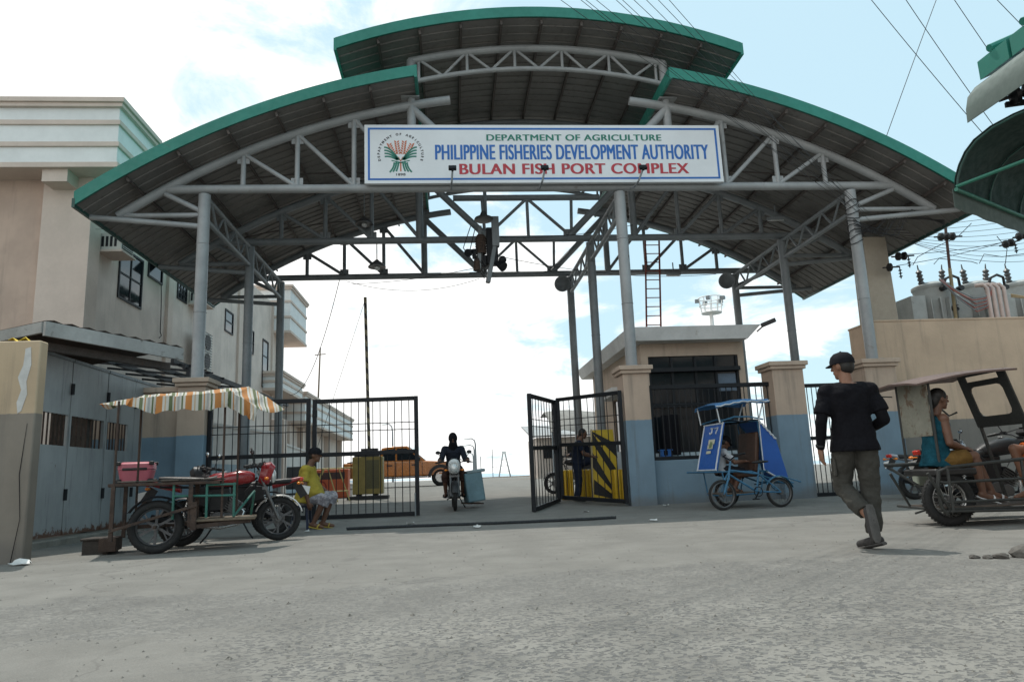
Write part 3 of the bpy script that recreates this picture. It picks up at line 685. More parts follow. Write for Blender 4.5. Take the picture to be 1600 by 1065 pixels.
def parapet(x0, x1, y0, y1, z0, z1, nm='parapet', n=3):
    b = MB(); b.bx(x0, x1, y0, y1, z0, z1); o = b.build(nm, parm, bd); h = z1-z0
    b = MB()
    for k in range(n):
        z = z0+h*k/n; b.bx(x0, x1+.05, y0-.05, y1+.05, z-.02 if k == 0 else z-.05, z+.11 if k == 0 else z+.07)
    b.bx(x0, x1+.09, y0-.09, y1+.09, z1-.16, z1-.06); b.bx(x0, x1+.14, y0-.14, y1+.14, z1-.06, z1+.06); b.build('moulding', bandm, o, bevel=.01)
parapet(-40, -7.62, 16.3, 18.3, 8.18, 9.82)
parapet(-40, -7.62, 34.5, 38.3, 7.95, 10.25)
parapet(-40, -7.62, 33.0, 37.6, 5.0, 5.8, n=2)
parapet(-40, -7.55, 38.0, 56, 3.9, 5.45)
for q in ((-9.5, -8.38, 16.86, 17.4, -.1, 8.18), (-8.5, -8.38, 21.7, 22.1, -.1, 9.4), (-8.5, -8.38, 28.95, 29.6, -.1, 9.4), (-8.5, -8.38, 34.4, 34.9, -.1, 9.4)):
    b = MB(); b.bx(*q); b.build('pilaster', bandm, bd, bevel=.01)
for x in (-9.0, -13.2, -17.4): b = MB(); b.bx(x-.28, x+.28, 16.36, 17, 7.86, 8.175); b.build('bracket', bandm, bd)
b = MB(); b.bx(-30, -8.6, 34.9, 37.6, -.1, 7.94); b.bx(-30, -8.6, 37.6, 56, 0, 3.9); b.build('wing_wall', wallw, bd)
for y in (38.2, 41.5, 45.5, 50, 55.6):
    b = MB(); b.bx(-8.6, -8.3, y-.25, y+.25, 0, 3.9); b.build('pilaster', bandm, bd)
def window(y0, y1, z0, z1, nx=2, nz=2, x=-8.47):
    b = MB(); f = .06
    b.bx(x-.02, x+.035, y0-f, y0, z0-f, z1+f); b.bx(x-.02, x+.035, y1, y1+f, z0-f, z1+f); b.bx(x-.02, x+.035, y0, y1, z0-f, z0); b.bx(x-.02, x+.035, y0, y1, z1, z1+f)
    for i in range(1, nx): y = y0+(y1-y0)*i/nx; b.bx(x-.01, x+.025, y-.025, y+.025, z0, z1)
    for i in range(1, nz): z = z0+(z1-z0)*i/nz; b.bx(x-.01, x+.02, y0, y1, z-.025, z+.025)
    w = b.build('window', MT['black'], bd)
    b = MB(); b.bx(x-.005, x+.006, y0, y1, z0, z1); b.build('pane', MT['glass'], w, smooth=False); return w
window(18.65, 19.95, 5.72, 7.0, 2, 2)
window(20.4, 21.3, 6.78, 7.42, 1, 1)
window(22.6, 23.3, 6.7, 7.2, 3, 3); window(27.4, 28.3, 6.65, 7.4, 1, 2); window(30.6, 31.3, 6.4, 7.3, 1, 2); window(32.9, 33.8, 5.2, 7.3, 1, 3); window(41.9, 42.7, 1.6, 2.9, 1, 1, -8.57); window(46.4, 47.4, 1.6, 2.9, 1, 1, -8.57)
b = MB(); b.bar((-8.43, 20.85, 7.4), (-8.0, 20.85, 6.95), .8, .03, (0, 0, 1)); w = b.build('open_sash', MT['black'], bd)
b = MB(); b.tube([(-8.42, 21.2, 6.7), (-8.4, 21.22, 6.2), (-8.42, 21.3, 5.7), (-8.4, 21.25, 5.3), (-8.4, 21.35, 5.2), (-8.4, 21.2, 5.1)], .014, 6); b.build('cable', MT['blackplastic'], bd)
b = MB(); b.cyl((-8.3, 29.8, 1), (-8.3, 29.8, 8.2), .06); b.build('downpipe', MT['white'], bd)
acw = mat('yellowed white casing', (.52, .51, .47), .55, 0, .08, 4, ((.3, .27, .22), .1, 8))
def aircon(y, z, lab, w=.68, h=.44, d=.52):
    t = thing('air_conditioner', lab, 'air conditioner', (-8.45, y, z), 0, 'window air conditioners on the office wall')
    b = MB(); b.bx(-8.45, -8.45+d, y-w/2, y+w/2, z, z+h); b.build('casing', acw, t, bevel=.015)
    b = MB(); b.bx(-8.45+d, -8.44+d, y-w/2+.05, y+w/2-.05, z+.05, z+h-.05); g_ = b.build('grille', MT['black'], t)
    b = MB()
    for k in range(7): zz_ = z+.08+k*(h-.16)/6; b.bx(-8.44+d, -8.43+d, y-w/2+.05, y+w/2-.05, zz_-.007, zz_+.007)
    b.build('louvre', acw, g_)
    b = MB()
    for k in range(4): yy = y-w/2-.001; b.bx(-8.4+k*.1, -8.34+k*.1, yy-.006, yy+.002, z+.09, z+h-.09)
    b.build('side_vent', MT['black'], t)
    b = MB(); b.bx(-8.46, -8.4+d, y-w/2-.05, y+w/2+.05, z-.05, z); b.build('shelf', bandm, t)
aircon(17.82, 6.56, 'white window air conditioner above the tall dark window, nearest the road')
aircon(23.9, 6.72, 'white window air conditioner above the stacked condenser, half behind the front left column')
def condenser(x, y, z, fans, lab, w=.85, d=.32, h=.62, face=0):
    t = thing('condenser_unit', lab, 'air conditioner', (x, y, z))
    b = MB(); b.bx(x-d, x, y-w/2, y+w/2, z, z+h*fans); b.build('casing', acw, t, bevel=.015)
    b = MB()
    for k in range(fans): b.cyl((x, y, z+h*(k+.5)), (x+.02, y, z+h*(k+.5)), h*.42, n=24)
    b.build('fan', MT['black'], t)
    b = MB()
    for k in range(int(fans*7)): b.bx(x+.02, x+.032, y-w/2+.06, y+w/2-.06, z+.06+k*h/7, z+.075+k*h/7)
    b.bx(x-d+.04, x-.02, y-w/2-.008, y-w/2, z+.08, z+h*fans-.08); b.build('grille', MT['blackplastic'], t)
    b = MB(); b.bar((x-d, y-w/2+.1, z-.03), (x+.1, y-w/2+.1, z-.03), .04, .04); b.bar((x-d, y+w/2-.1, z-.03), (x+.1, y+w/2-.1, z-.03), .04, .04)
    b.bar((x+.05, y-w/2+.1, z-.05), (x-d-.1, y-w/2+.1, z-.5), .03, .03); b.build('bracket', MT['black'], t)
condenser(-7.95, 24.0, 4.55, 2, 'tall grey condenser unit with two fans below the second air conditioner')
condenser(-6.85, 15.75, 2.42, 1, 'white condenser unit with round fan behind the shed gate', .75, .3, .6)
# black steel frame along the building
fr = thing('carport_frame', 'long black steel roof frame running along the office wall behind the left pillar', 'frame', (-5.6, 19, 0))
b = MB()
for x, z in ((-5.75, 3.38), (-6.0, 3.5), (-6.9, 3.6), (-7.8, 3.7)): b.bar((x, 15.9, z), (x+.3, 24.5, z), .07, .1)
for k in range(9): b.bar((-8.4, 16.2+k, 3.76), (-5.6, 16.2+k, 3.42), .04, .05)
b.build('roof_beam', MT['black'], fr)
for y in (16.0, 20.2, 24.4):
    b = MB(); b.bx(-5.72, -5.64, y-.04, y+.04, gz(y)-.05, 3.36); b.build('post', MT['black'], fr)
# pale boundary walls inside the port
def yard_wall(x0, y0, x1, y1, h, lab, mt_):
    t = MB(); t.bar((x0, y0, h/2), (x1, y1, h/2), .18, h, (0, 0, 1)); t.bar((x0, y0, h+.04), (x1, y1, h+.04), .26, .08); tag(t.build('boundary_wall', mt_), lab, 'wall')
ww = two_tone('white over blue wall', (.52, .50, .47), (.27, .34, .38), 1.45)
yard_wall(-7.6, 18, -6.3, 26.6, 2.55, 'white and blue boundary wall behind the left gate leaf', ww)
yard_wall(-6.2, 26.9, -7.3, 40, 2.2, 'long low white wall running along the port road behind the wide gate leaf', ww)
b = MB(); b.bx(-6.5, -6.0, 26.5, 27.0, 0, 3.1); tag(b.build('wall_pier', bandm, bevel=.02), 'beige wall pier between the two white boundary walls', 'pillar')
b = MB(); b.bx(-8.0, -5.49, 15.1, 15.3, -.05, 2.72); b.bx(-8.0, -5.49, 15.05, 15.35, 2.72, 2.82); tag(b.build('side_wall', MT['pillar']), 'beige and blue wall between the grey shed gate and the left pillar', 'wall')
# ---------------------------------------------------------------- shed with grey sheet gate
galv = mat('dull galvanised sheet', (.235, .26, .275), .55, .15, .10, .9, ((.34, .36, .37), .14, 2.2), ((.10, .065, .045), .05, 3))
def galv_rusty():
    mt, n, l, p = _new('galvanised sheet rusting at the foot')
    ge = n.new('ShaderNodeNewGeometry'); co = ge.outputs['Position']; sx = n.new('ShaderNodeSeparateXYZ'); l.new(co, sx.inputs[0])
    a = noise(n, l, 1.1, 6, .6, co); f = noise(n, l, 9, 6, .7, co)
    mp = n.new('ShaderNodeMapping'); mp.inputs['Scale'].default_value = (4, 4, .4); l.new(co, mp.inputs[0]); s_ = noise(n, l, 1.5, 6, .7, mp.outputs[0])
    c = mixc(n, l, remap(n, l, a, .3, .7), (.27, .282, .285), (.365, .38, .38)); c = mixc(n, l, remap(n, l, s_, .48, .75, 0, .6), c, (.42, .43, .43))
    c = mixc(n, l, remap(n, l, s_, .28, .46, .6, 0), c, (.10, .10, .10))
    edge = mth(n, l, 'ADD', sx.outputs[2], mth(n, l, 'MULTIPLY', f, -.55)); c = mixc(n, l, remap(n, l, edge, -.12, -.06, 1, 0), c, (.13, .06, .035))
    sp_ = noise(n, l, 2.3, 8, .75, co, .6); c = mixc(n, l, remap(n, l, sp_, .66, .71, 0, .8), c, (.13, .075, .05))
    l.new(c, p.inputs['Base Color']); p.inputs['Roughness'].default_value = .5; p.inputs['Metallic'].default_value = .15; addbump(n, l, p, f, .002); return mt
grm = galv_rusty()
sgt = thing('shed_gate', 'grey sheet metal gate of four leaves with a barred slot, rusty along its foot', 'gate', (-6.25, 13.5, 0))
lv = [11.0, 12.3, 13.55, 14.7, 16.0]
for i in range(4):
    y0, y1 = lv[i]+.012, lv[i+1]-.012; z0, z1 = .12, 2.9
    if i < 3:
        s0, s1 = (11.42, y1-.03) if i == 0 else ((y0+.05, y1-.05) if i == 1 else (y0+.05, 14.45))
        b = MB(); b.bx(-6.28, -6.22, y0, y1, z0, 1.52); b.bx(-6.28, -6.22, y0, y1, 2.02, z1)
        b.bx(-6.28, -6.22, y0, s0, 1.52, 2.02); b.bx(-6.28, -6.22, s1, y1, 1.52, 2.02); lf = b.build('leaf', grm, sgt)
        b = MB()
        for k in range(7): y = s0+(s1-s0)*(k+.5)/7; b.cyl((-6.25, y, 1.52), (-6.25, y, 2.02), .014, n=8)
        b.build('slot_bars', MT['rust'], lf)
    else:
        b = MB(); b.bx(-6.28, -6.22, y0, y1, z0, z1); lf = b.build('leaf', grm, sgt)
    for z in (.75, 2.45): b = MB(); b.cyl((-6.2, lv[i], z-.09), (-6.2, lv[i], z+.09), .03, n=8); b.build('hinge', MT['black'], lf)
    b = MB(); b.bx(-6.30, -6.20, y0, y1, z1, z1+.05); b.build('top_rail', MT['steel2'], lf)
b = MB(); b.bx(-6.6, -5.95, 10.8, 16.0, -.1, .10); tag(b.build('kerb', mat('rough concrete', (.24, .225, .195), .9, 0, .2, 3, (GRIME, .15, 6), bump=.01), bevel=.02), 'rough concrete kerb under the grey sheet metal gate', 'kerb')
sh = thing('shed', 'low shed with rusty sheet roof behind the grey metal gate', 'shed', (-7, 13, 0))
edge_m = mat('stained roof edge', (.40, .40, .385), .75, 0, .15, 1.5, ((.15, .14, .125), .35, 2.5), ((.07, .06, .05), .12, 5))
A = V((-5.80, 10.6, 3.22)); B_ = V((-4.68, 12.85, 3.2)); dv = (B_-A); nb_ = V((-dv.y, dv.x, 0)).normalized()*3.2
b = MB(); g = []
for i in range(19):
    t = i/18; dz = .03 if i % 2 else 0
    g.append([A.lerp(B_, t)+V((0, 0, dz)), A.lerp(B_, t)+nb_+V((0, 0, dz-.12))])
b.sheet(g, .015); b.build('roof_sheet', MT['rust'], sh)
b = MB(); b.bar(A+V((0, 0, -.11)), B_+V((0, 0, -.11)), .05, .21); b.bar(A+V((-.03, .02, -.09)), A+nb_+V((0, 0, -.2)), .05, .16); b.build('eave_board', edge_m, sh)
b = MB(); b.bar(A+nb_*.1+V((0, 0, -.3)), B_+nb_*.1+V((0, 0, -.3)), .1, .12); b.bar(A+nb_*.6+V((0, 0, -.35)), B_+nb_*.6+V((0, 0, -.35)), .1, .12); b.build('beam', MT['purlin'], sh)
for p in (B_+nb_*.55+V((-.25, -.4, 0)), B_+nb_*.9, A+nb_*.9):
    b = MB(); b.bx(p.x-.16, p.x+.16, p.y-.13, p.y+.13, -.05, 2.92); b.build('post', mat('dark timber', (.06, .05, .042), .8, 0, .2, 6), sh)
b = MB(); b.bx(-9.2, -9.0, 11.5, 16, 0, 2.9); b.build('back_wall', mat('dark block wall', (.14, .13, .12), .9, 0, .2, 2), sh)
# near left wall end
lwm = two_tone('peeling tan over dark render', (.43, .33, .22), (.20, .175, .145), 1.72, ((.5, .48, .44), .10, 1.6), .5)
lw = thing('wall_end', 'peeling tan and brown plastered wall end at the left edge of the road', 'wall', (-5.5, 9.2, 0))
b = MB(); b.bx(-9, -4.92, 8.95, 9.12, -.1, 2.6); b.build('wall', lwm, lw, bevel=.02)
b = MB(); pts = [(-5.09, 2.5), (-5.03, 2.52), (-5.01, 2.3), (-5.05, 2.1), (-5.03, 1.95), (-5.08, 1.75), (-5.12, 1.72), (-5.14, 1.85), (-5.10, 2.0), (-5.15, 2.15), (-5.10, 2.3)]
b.prism(pts, .006, (0, 8.948, 0)); b.build('patch', mat('white filler', (.52, .52, .50), .8, 0, .1, 8), lw)
cl = MB(); cl.tube([(-5.05, 8.93, 0), (-4.99, 8.94, .5), (-5.04, 8.945, 1.0), (-5.0, 8.945, 1.6)], [.005, .003, .004, .002], 6); cl.build('crack', MT['cap'], lw)
rg = MB()
rg.sheet([[(-5.32+.05*i, 8.98+.09*j, 2.62+.03*math.sin(i*2.1+j*1.7)+.02*((i*j) % 2)) for j in range(4)] for i in range(5)], .006)
tag(rg.build('yellow_rag', mat('yellow cloth', (.6, .42, .03), .8, 0, .2, 20)), 'crumpled yellow rag lying on the tan wall end', 'rag')
# sprig of a tree beyond the left edge
tr = thing('tree', 'small leafy green tree at the left edge, above the tan wall', 'tree', (-7.6, 10.6, 0))
b = MB(); b.tube([(-7.6, 10.6, -.05), (-7.55, 10.55, 1.2), (-7.65, 10.5, 2.4), (-7.5, 10.4, 3.3)], [.10, .085, .06, .03], 10); b.tube([(-7.6, 10.5, 2.2), (-7.2, 10.3, 2.9), (-6.95, 10.2, 3.4)], [.04, .025, .01], 8); b.build('trunk', MT['wood'], tr)
b = MB(); rr = random.Random(3)
for k in range(900):
    c_ = rr.choice([(-7.3, 10.4, 3.55, .5), (-6.78, 10.25, 3.50, .30), (-7.7, 10.6, 3.2, .45), (-7.4, 10.9, 3.9, .4)])
    d = V((rr.gauss(0, 1), rr.gauss(0, 1), rr.gauss(0, 1))).normalized()*c_[3]*rr.random()**.45
    p = V(c_[:3])+d; q = Mx.Rotation(rr.random()*6.3, 3, 'Z') @ Mx.Rotation(rr.gauss(0, .8), 3, 'X'); s = rr.uniform(.045, .075)
    b.add([p+q @ V(a)*s for a in ((-1, 0, 0), (-.2, -.42, .1), (1, 0, -.15), (-.2, .42, .1))], [(0, 1, 2, 3)])
b.build('crown', mat('green leaves', (.07, .15, .03), .55, 0, .4, 2.5), tr, smooth=False, fix=False)
# ================================================================ RIGHT SIDE
yw = thing('yard_wall', 'tall beige wall with grey base on the right, in front of the transformers', 'wall', (14, 15.7, 0))
b = MB(); b.bx(9.84, 34, 15.55, 15.85, -.1, 3.93); b.bx(9.84, 10.14, 15.85, 16.6, -.1, 3.93); b.build('wall', MT['yardwall'], yw)
b = MB(); b.bx(9.825, 34, 15.535, 15.865, 3.93, 3.975); b.bx(9.825, 10.155, 15.865, 16.62, 3.93, 3.975); b.build('coping', MT['yardwall'], yw, bevel=.008)
b = MB(); b.prism([(10.85, -.1), (11.75, -.1), (11.62, 6.6), (10.98, 6.6)], .6, (0, 17.6, 0)); tag(b.build('concrete_post', mat('beige concrete', (.42, .37, .30), .85, 0, .1, 1.2, ((.3, .26, .22), .15, 3), bump=.004), bevel=.03), 'broad tapering concrete post rising behind the yard wall to the canopy eave', 'post')
tfm = mat('transformer grey paint', (.38, .40, .39), .7, .0, .10, 3, ((.25, .24, .22), .2, 5), ((.13, .08, .05), .04, 9), spec=.3)
def transformer(x, y, num, lab):
    t = thing('transformer', lab, 'transformer', (x, y, 3.6), 0, 'pole transformers behind the yard wall')
    b = MB(); b.lathe([(0, .38), (.02, .46), (1.55, .46), (1.6, .49), (1.66, .49), (1.68, .46), (1.76, .28), (1.79, .1)], (x, y, 3.6), n=30); b.build('tank', tfm, t, ang=25)
    b = MB()
    for a in range(7): an = R(150+a*20); b.box((x+.53*math.cos(an), y+.53*math.sin(an), 4.3), (.18, .025, 1.1), Mx.Rotation(an, 3, 'Z'))
    b.bx(x-.86, x-.46, y-.35, y+.3, 3.62, 4.95); b.build('radiator', tfm, t, bevel=.01)
    for s, h in ((-.33, 0), (.25, .02)):
        b = MB(); b.lathe([(0, .05)]+[(.05+.05*k, .05 if k % 2 else .085) for k in range(7)]+[(.42, .02), (.55, .012)], (x+s, y-.1, 5.3), (s*.35, -.05, 1), 14); b.build('bushing', MT['alu'], t)
    b = MB(); b.tube([(x-.05, y-.5, 5.1), (x+.02, y-.56, 5.34), (x+.2, y-.57, 5.42), (x+.38, y-.55, 5.36), (x+.45, y-.48, 5.12)], .035, 8); b.cyl((x-.05, y-.45, 5.1), (x-.05, y-.6, 5.1), .07); b.cyl((x+.45, y-.4, 5.1), (x+.45, y-.55, 5.1), .07); b.build('terminal', MT['blackplastic'], t)
    if num: text(num, sblk, t, x+.05, x+.32, 4.5, 4.66, y-.465, .02, .03)
transformer(12.90, 17.6, '165', 'leftmost grey drum transformer beside the leaning red pole')
transformer(14.15, 17.6, '', 'middle grey drum transformer behind the pale vertical conduits')
transformer(15.4, 17.6, '167', 'grey drum transformer marked 167, rightmost of the three')
b = MB(); b.bx(11.6, 17, 17.0, 18.3, 3.42, 3.6); b.bx(12, 12.3, 17.4, 17.7, 0, 3.42); b.bx(16.2, 16.5, 17.4, 17.7, 0, 3.42); tag(b.build('transformer_platform', MT['capm']), 'concrete platform under the transformers behind the yard wall', 'platform')
cdm = mat('pale plastic conduit', (.50, .40, .36), .55, 0, .1, 5)
cdt = thing('conduit_bank', 'bank of four pale pink vertical conduits before the middle transformer', 'conduit', (13.9, 16.6, 3.9))
for k in range(4):
    b = MB(); x = 13.62+k*.15; b.tube([(x, 16.55, 3.5), (x, 16.55, 4.95), (x-.05, 16.6, 5.05), (x-.2, 16.7, 5.05)], .05, 10); b.build('conduit', cdm, cdt)
cb_ = thing('cable_bundle', 'drooping bundle of red and grey cables between the left transformer and the conduits', 'cable', (13.2, 16.6, 5))
wr = mat('faded red cable', (.30, .10, .08), .6, 0, .2, 9); wy = mat('tan cable', (.34, .26, .15), .6, 0, .2, 9)
for k in range(8):
    b = MB(); o = rr.uniform(-.06, .06); b.tube([(12.75+o, 17.0, 5.3), (12.95+o, 16.75, 4.95-k*.03), (13.25+o, 16.6, 4.7-k*.05), (13.55, 16.55, 4.72-k*.04), (13.75+o, 16.55, 4.98)], .018, 6); b.build('cable', wr if k % 2 else MT['steel2'], cb_)
for k in range(2):
    b = MB(); b.tube([(14.2, 16.5, 4.75-k*.05), (14.8, 16.45, 4.62), (15.4, 16.45, 4.85), (16.3, 16.5, 5.25)], .025, 6); b.build('cable', wy, cb_)
ip = thing('insulator_pole', 'thin leaning rust red pole with a cross arm of insulators above the transformers', 'pole', (13.0, 17.0, 3.6))
b = MB(); b.cyl((13.12, 17.0, 6.85), (13.05, 17, 5.6), .035); b.build('pole', mat('dull red brown pole', (.10, .045, .035), .7, 0, .25, 6), ip)
b = MB(); b.cyl((13.05, 17.0, 5.6), (12.98, 17, 3.6), .042); b.build('lower_pole', mat('faded yellow paint', (.28, .22, .12), .6, 0, .2, 8, (RUST, .15, 8)), ip)
def insul(p, d, n=2, nm='insulator', parent=None):
    p = V(p); d = V(d).normalized(); b = MB(); b.cyl(p-d*.18, p+d*(.16*n+.12), .022, n=8)
    for k in range(n): b.lathe([(-.05, .03), (-.02, .105), (.03, .11), (.05, .04)], p+d*.16*k, d, 16)
    return b.build(nm, MT['blackplastic'], parent)
insul((12.92, 16.98, 6.46), (1, 0, .02), 3, parent=ip)
def strain(p, d, lab, n=2, drop=True):
    t = thing('strain_insulator', lab, 'insulator', p, 0, 'black strain insulators on the wires'); insul(p, d, n, 'disc', t)
    if drop:
        q = V(p)+V(d).normalized()*.28; b = MB(); b.cyl(q, q-V((0, 0, .32)), .015, n=6)
        for k in range(3): b.lathe([(-.02, .02), (0, .05), (.02, .02)], q-V((0, 0, .1+.08*k)), (0, 0, 1), 10)
        b.build('jumper', MT['blackplastic'], t)
strain((11.68, 17, 5.95), (1, 0, .05), 'pair of black insulator discs on the wire right of the concrete post')
strain((11.40, 17, 5.66), (1, 0, .05), 'black insulator disc hard against the concrete post', 1)
strain((14.72, 17, 6.24), (1, 0, .25), 'black insulator discs on the wires below the dark green awning', 2)
strain((15.05, 16.9, 6.42), (1, 0, .2), 'black insulator discs at the right edge below the dark green awning', 2, False)
# corner shop with curved awnings, mostly outside the picture on the right
shp = thing('shop_building', 'corner building with curved green awnings reaching in at the top right', 'building', (9.5, 5, 0))
awn_g = mat('dark green fibre sheet', (.005, .030, .026), .75, 0, .2, 1.2, ((.010, .022, .019), .2, 3))
awn_w = mat('pale grey green sheet', (.09, .125, .112), .7, 0, .1, 1.2, ((.06, .08, .075), .2, 3))
D1 = V((.866, .5, 0)); D2 = V((.5, -.866, 0)); S0 = V((6.37, 8.0, 0))
prof = [(0, 4.08), (.03, 4.22), (.09, 4.36), (.18, 4.5), (.30, 4.61), (.5, 4.70), (.75, 4.745), (1.1, 4.76), (1.7, 4.76)]
def P_(t, d, z): return S0+D1*t+D2*d+V((0, 0, z))
Lw = 3.6
b = MB(); b.sheet([[P_(t, d, z) for d, z in prof] for t in (0, .9, 1.8, 2.7, Lw)], .01); aw = b.build('awning', awn_g, shp)
b = MB(); b.sheet([[P_(t, -.02, 4.08), P_(t, -.03, 3.84-.02*(k % 2))] for k, t in enumerate([Lw*i/12 for i in range(13)])], .006); b.build('valance', awn_w, aw)
b = MB()
for t in (.02, .95, 1.9, 3.0): b.tube([P_(t, d+.02, z-.02) for d, z in prof], .014, 8)
b.build('rib', MT['greendark'], aw)
b = MB(); b.cyl(P_(0, .02, 4.06), P_(Lw, .02, 4.06), .025); b.cyl(P_(0, .95, 4.12), P_(Lw, .95, 4.12), .02); b.cyl(P_(.02, 0.02, 4.1), P_(.02, 1.7, 4.2), .022); b.cyl(P_(.62, .75, 4.72), P_(.62, .75, 4.15), .018); b.build('rail', mat('green pipe', (.02, .16, .11), .45), aw)
b = MB(); b.sheet([[V((6.70+dx, y, z)) for dx, z in ((0, 4.97), (.01, 5.15), (.06, 5.32), (.18, 5.46), (.45, 5.56), (.9, 5.62))] for y in (8.0, 6.5, 5.0, 3.0)], .01); b.build('upper_awning', awn_w, shp)
b = MB()
for i in range(5):
    y = 8.05-i*.55
    b.add([(7.02, y, 5.86), (7.02, y-.5, 5.86), (7.6, y-.5, 6.12), (7.6, y, 6.12), (7.02, y, 5.60), (7.02, y-.5, 5.60), (7.6, y-.5, 5.86), (7.6, y, 5.86)], [(0, 1, 2, 3), (7, 6, 5, 4), (0, 4, 5, 1), (1, 5, 6, 2), (2, 6, 7, 3), (3, 7, 4, 0)])
    b.cyl((7.0, y-.25, 5.9), (7.6, y-.25, 6.16), .05, n=8)
b.build('roof_edge', MT['green'], shp)
b = MB(); b.bar((6.9, 7.6, 5.0), (8.6, 7.0, 4.98), .05, .06); b.bar((7.3, 7.2, 5.12), (8.6, 6.6, 5.1), .05, .06); b.build('bracket', MT['black'], shp)
b = MB(); b.bx(8.4, 14, -4, 6.6, -.1, 5.85); b.build('wall', wallw, shp)
for k in range(3): insul((6.95+.22*k, 7.5-.12*k, 5.07), (1, -.3, .25), 2, 'insulator', shp)
# ---------------------------------------------------------------- overhead wires
wm = mat('black cable', (.02, .02, .022), .6, 0, .1, 5)
def wire(p, q, sag, r, lab, group=None, n=16):
    p = V(p); q = V(q); b = MB()
    b.tube([p.lerp(q, i/n)-V((0, 0, sag*4*(i/n)*(1-i/n))) for i in range(n+1)], r, 5)
    return tag(b.build('overhead_wire', wm), lab, 'wire', group)
lab = 'thin black wire in the bundle crossing the canopy top toward the right column'
for k in range(10):
    a = V((1.65+.155*k+rr.uniform(-.06, .06), 8, 6.66)); e = V((9.1+.08*k+rr.uniform(-.1, .1), 14.95, 6.75-.07*k+rr.uniform(-.15, .15)))
    wire(a-(e-a)*.55, e, .12, .0040, lab, 'bundle of wires over the canopy', 24)
tg = thing('wire_tangle', 'tangle of black cables wound round the top of the front right column', 'wire', (UR, V1, 6))
b = MB()
for k in range(9):
    z = 5.75+.12*k; b.tube([(UR+(.14+.03*rr.random())*math.cos(a_), V1+(.14+.03*rr.random())*math.sin(a_), z+.06*math.sin(a_*1.3+k)) for a_ in [i*.7 for i in range(10)]], .009, 5)
for k in range(8): b.tube([(UR-.1, V1-.15, 6.3-.05*k), (UR+.3+.1*k, V1-.2, 5.9+.1*math.sin(k*2)), (UR+.7+.1*k, V1-.1, 6.3+.03*k), (UR+2.4, V1+.2, 6.35-.02*k)], .008, 5)
b.build('cable', wm, tg)
for p, q, s_, l_ in (((11.97, 17, 13.45), (14.95, 17.1, 9.1), .05, 'thick wire slanting down to the upper awning, left of two close ones'), ((13.01, 17, 13.45), (15.6, 17.1, 8.7), .08, 'wire slanting down to the upper awning, right of the thick one'),
                     ((14.0, 17, 13.6), (11.6, 16.9, 8.9), -.02, 'faint wire leaning the other way, down to the right wing of the canopy roof'), ((14.4, 17, 13.6), (16.9, 17, 8.6), .05, 'wire running down behind the green roof edge at top right'), ((15.6, 17, 13.7), (18, 17, 10.6), .02, 'short wire in the top right corner of the sky')):
    wire(p, q, s_, .010, l_)
for k in range(9):
    wire((10.5+.15*k, 16.6, 6.6-.045*k), (15.9, 17.2, 7.25-.17*k), .12+.02*k, .0062, 'dark wire fanning out behind the transformers from the canopy eave', 'wires fanning over the transformers')
wire((11.9, 17, 6.0), (14.7, 17, 6.3), .05, .008, 'single wire between the insulators right of the concrete post'); wire((11.6, 17, 5.7), (14.9, 17, 6.36), .06, .008, 'lower single wire between the insulators, just above the transformers')
for pts, l_ in (([(12.4, 17.5, 5.85), (12.5, 17.4, 6.05), (12.9, 17.2, 6.25), (13.5, 17.1, 6.5), (13.9, 17.05, 6.85)], 'curling jumper wire from the left transformer up to the wires'), ([(13.0, 17.5, 5.87), (13.1, 17.4, 6.0), (13.5, 17.4, 5.95), (14.0, 17.4, 5.9), (14.25, 17.5, 5.87)], 'jumper wire looping between the left and middle transformers'),
                ([(14.3, 17.5, 5.87), (14.4, 17.4, 6.1), (14.9, 17.4, 6.02), (15.6, 17.4, 6.1), (15.65, 17.5, 5.87)], 'jumper wire looping between the middle and right transformers'), ([(15.05, 17.5, 5.85), (15.0, 17.3, 6.2), (14.6, 17.1, 6.5)], 'jumper wire rising from the right transformer')):
    b = MB(); b.tube(pts, .010, 5); tag(b.build('jumper_wire', wm), l_, 'wire')
def hang(p, q, sag, lab, r=.012): wire(p, q, sag, r, lab)
hang((-3.4, 22.2, 7.05), (-6.6, 30, 4.4), 1.0, 'dark cable sagging from the rear beam down to the office wing')
hang((-3.2, 22.2, 7.0), (1.0, 22.2, 7.0), .35, 'thin cable drooping below the left half of the rear beam', .008)
hang((1.1, 17, 5.9), (-3.0, 22.2, 6.9), .1, 'thin cable from the hanging siren to the left end of the rear beam', .008)
hang((1.3, 17, 6.6), (5.2, 18.7, 7.5), .12, 'thin cable from the hanging siren toward the right beam', .008)
hang((1.3, 17, 6.1), (8.8, 22.1, 7.0), .25, 'thin cable from the hanging siren to the right rear column', .008)
hang((-8.3, 16.95, 6.9), (-5.3, 15.1, 6.5), .08, 'thin cable from the office corner to the front left column', .005)
hang((4.05, 15.1, 5.5), (4.0, 15.6, 3.6), .05, 'loose cable hanging down the column beside the guardhouse', .008)
hang((4.1, 18.9, 6.4), (4.32, 20.0, 3.9), .1, 'black cable dropping from the girder to the guardhouse roof', .012)
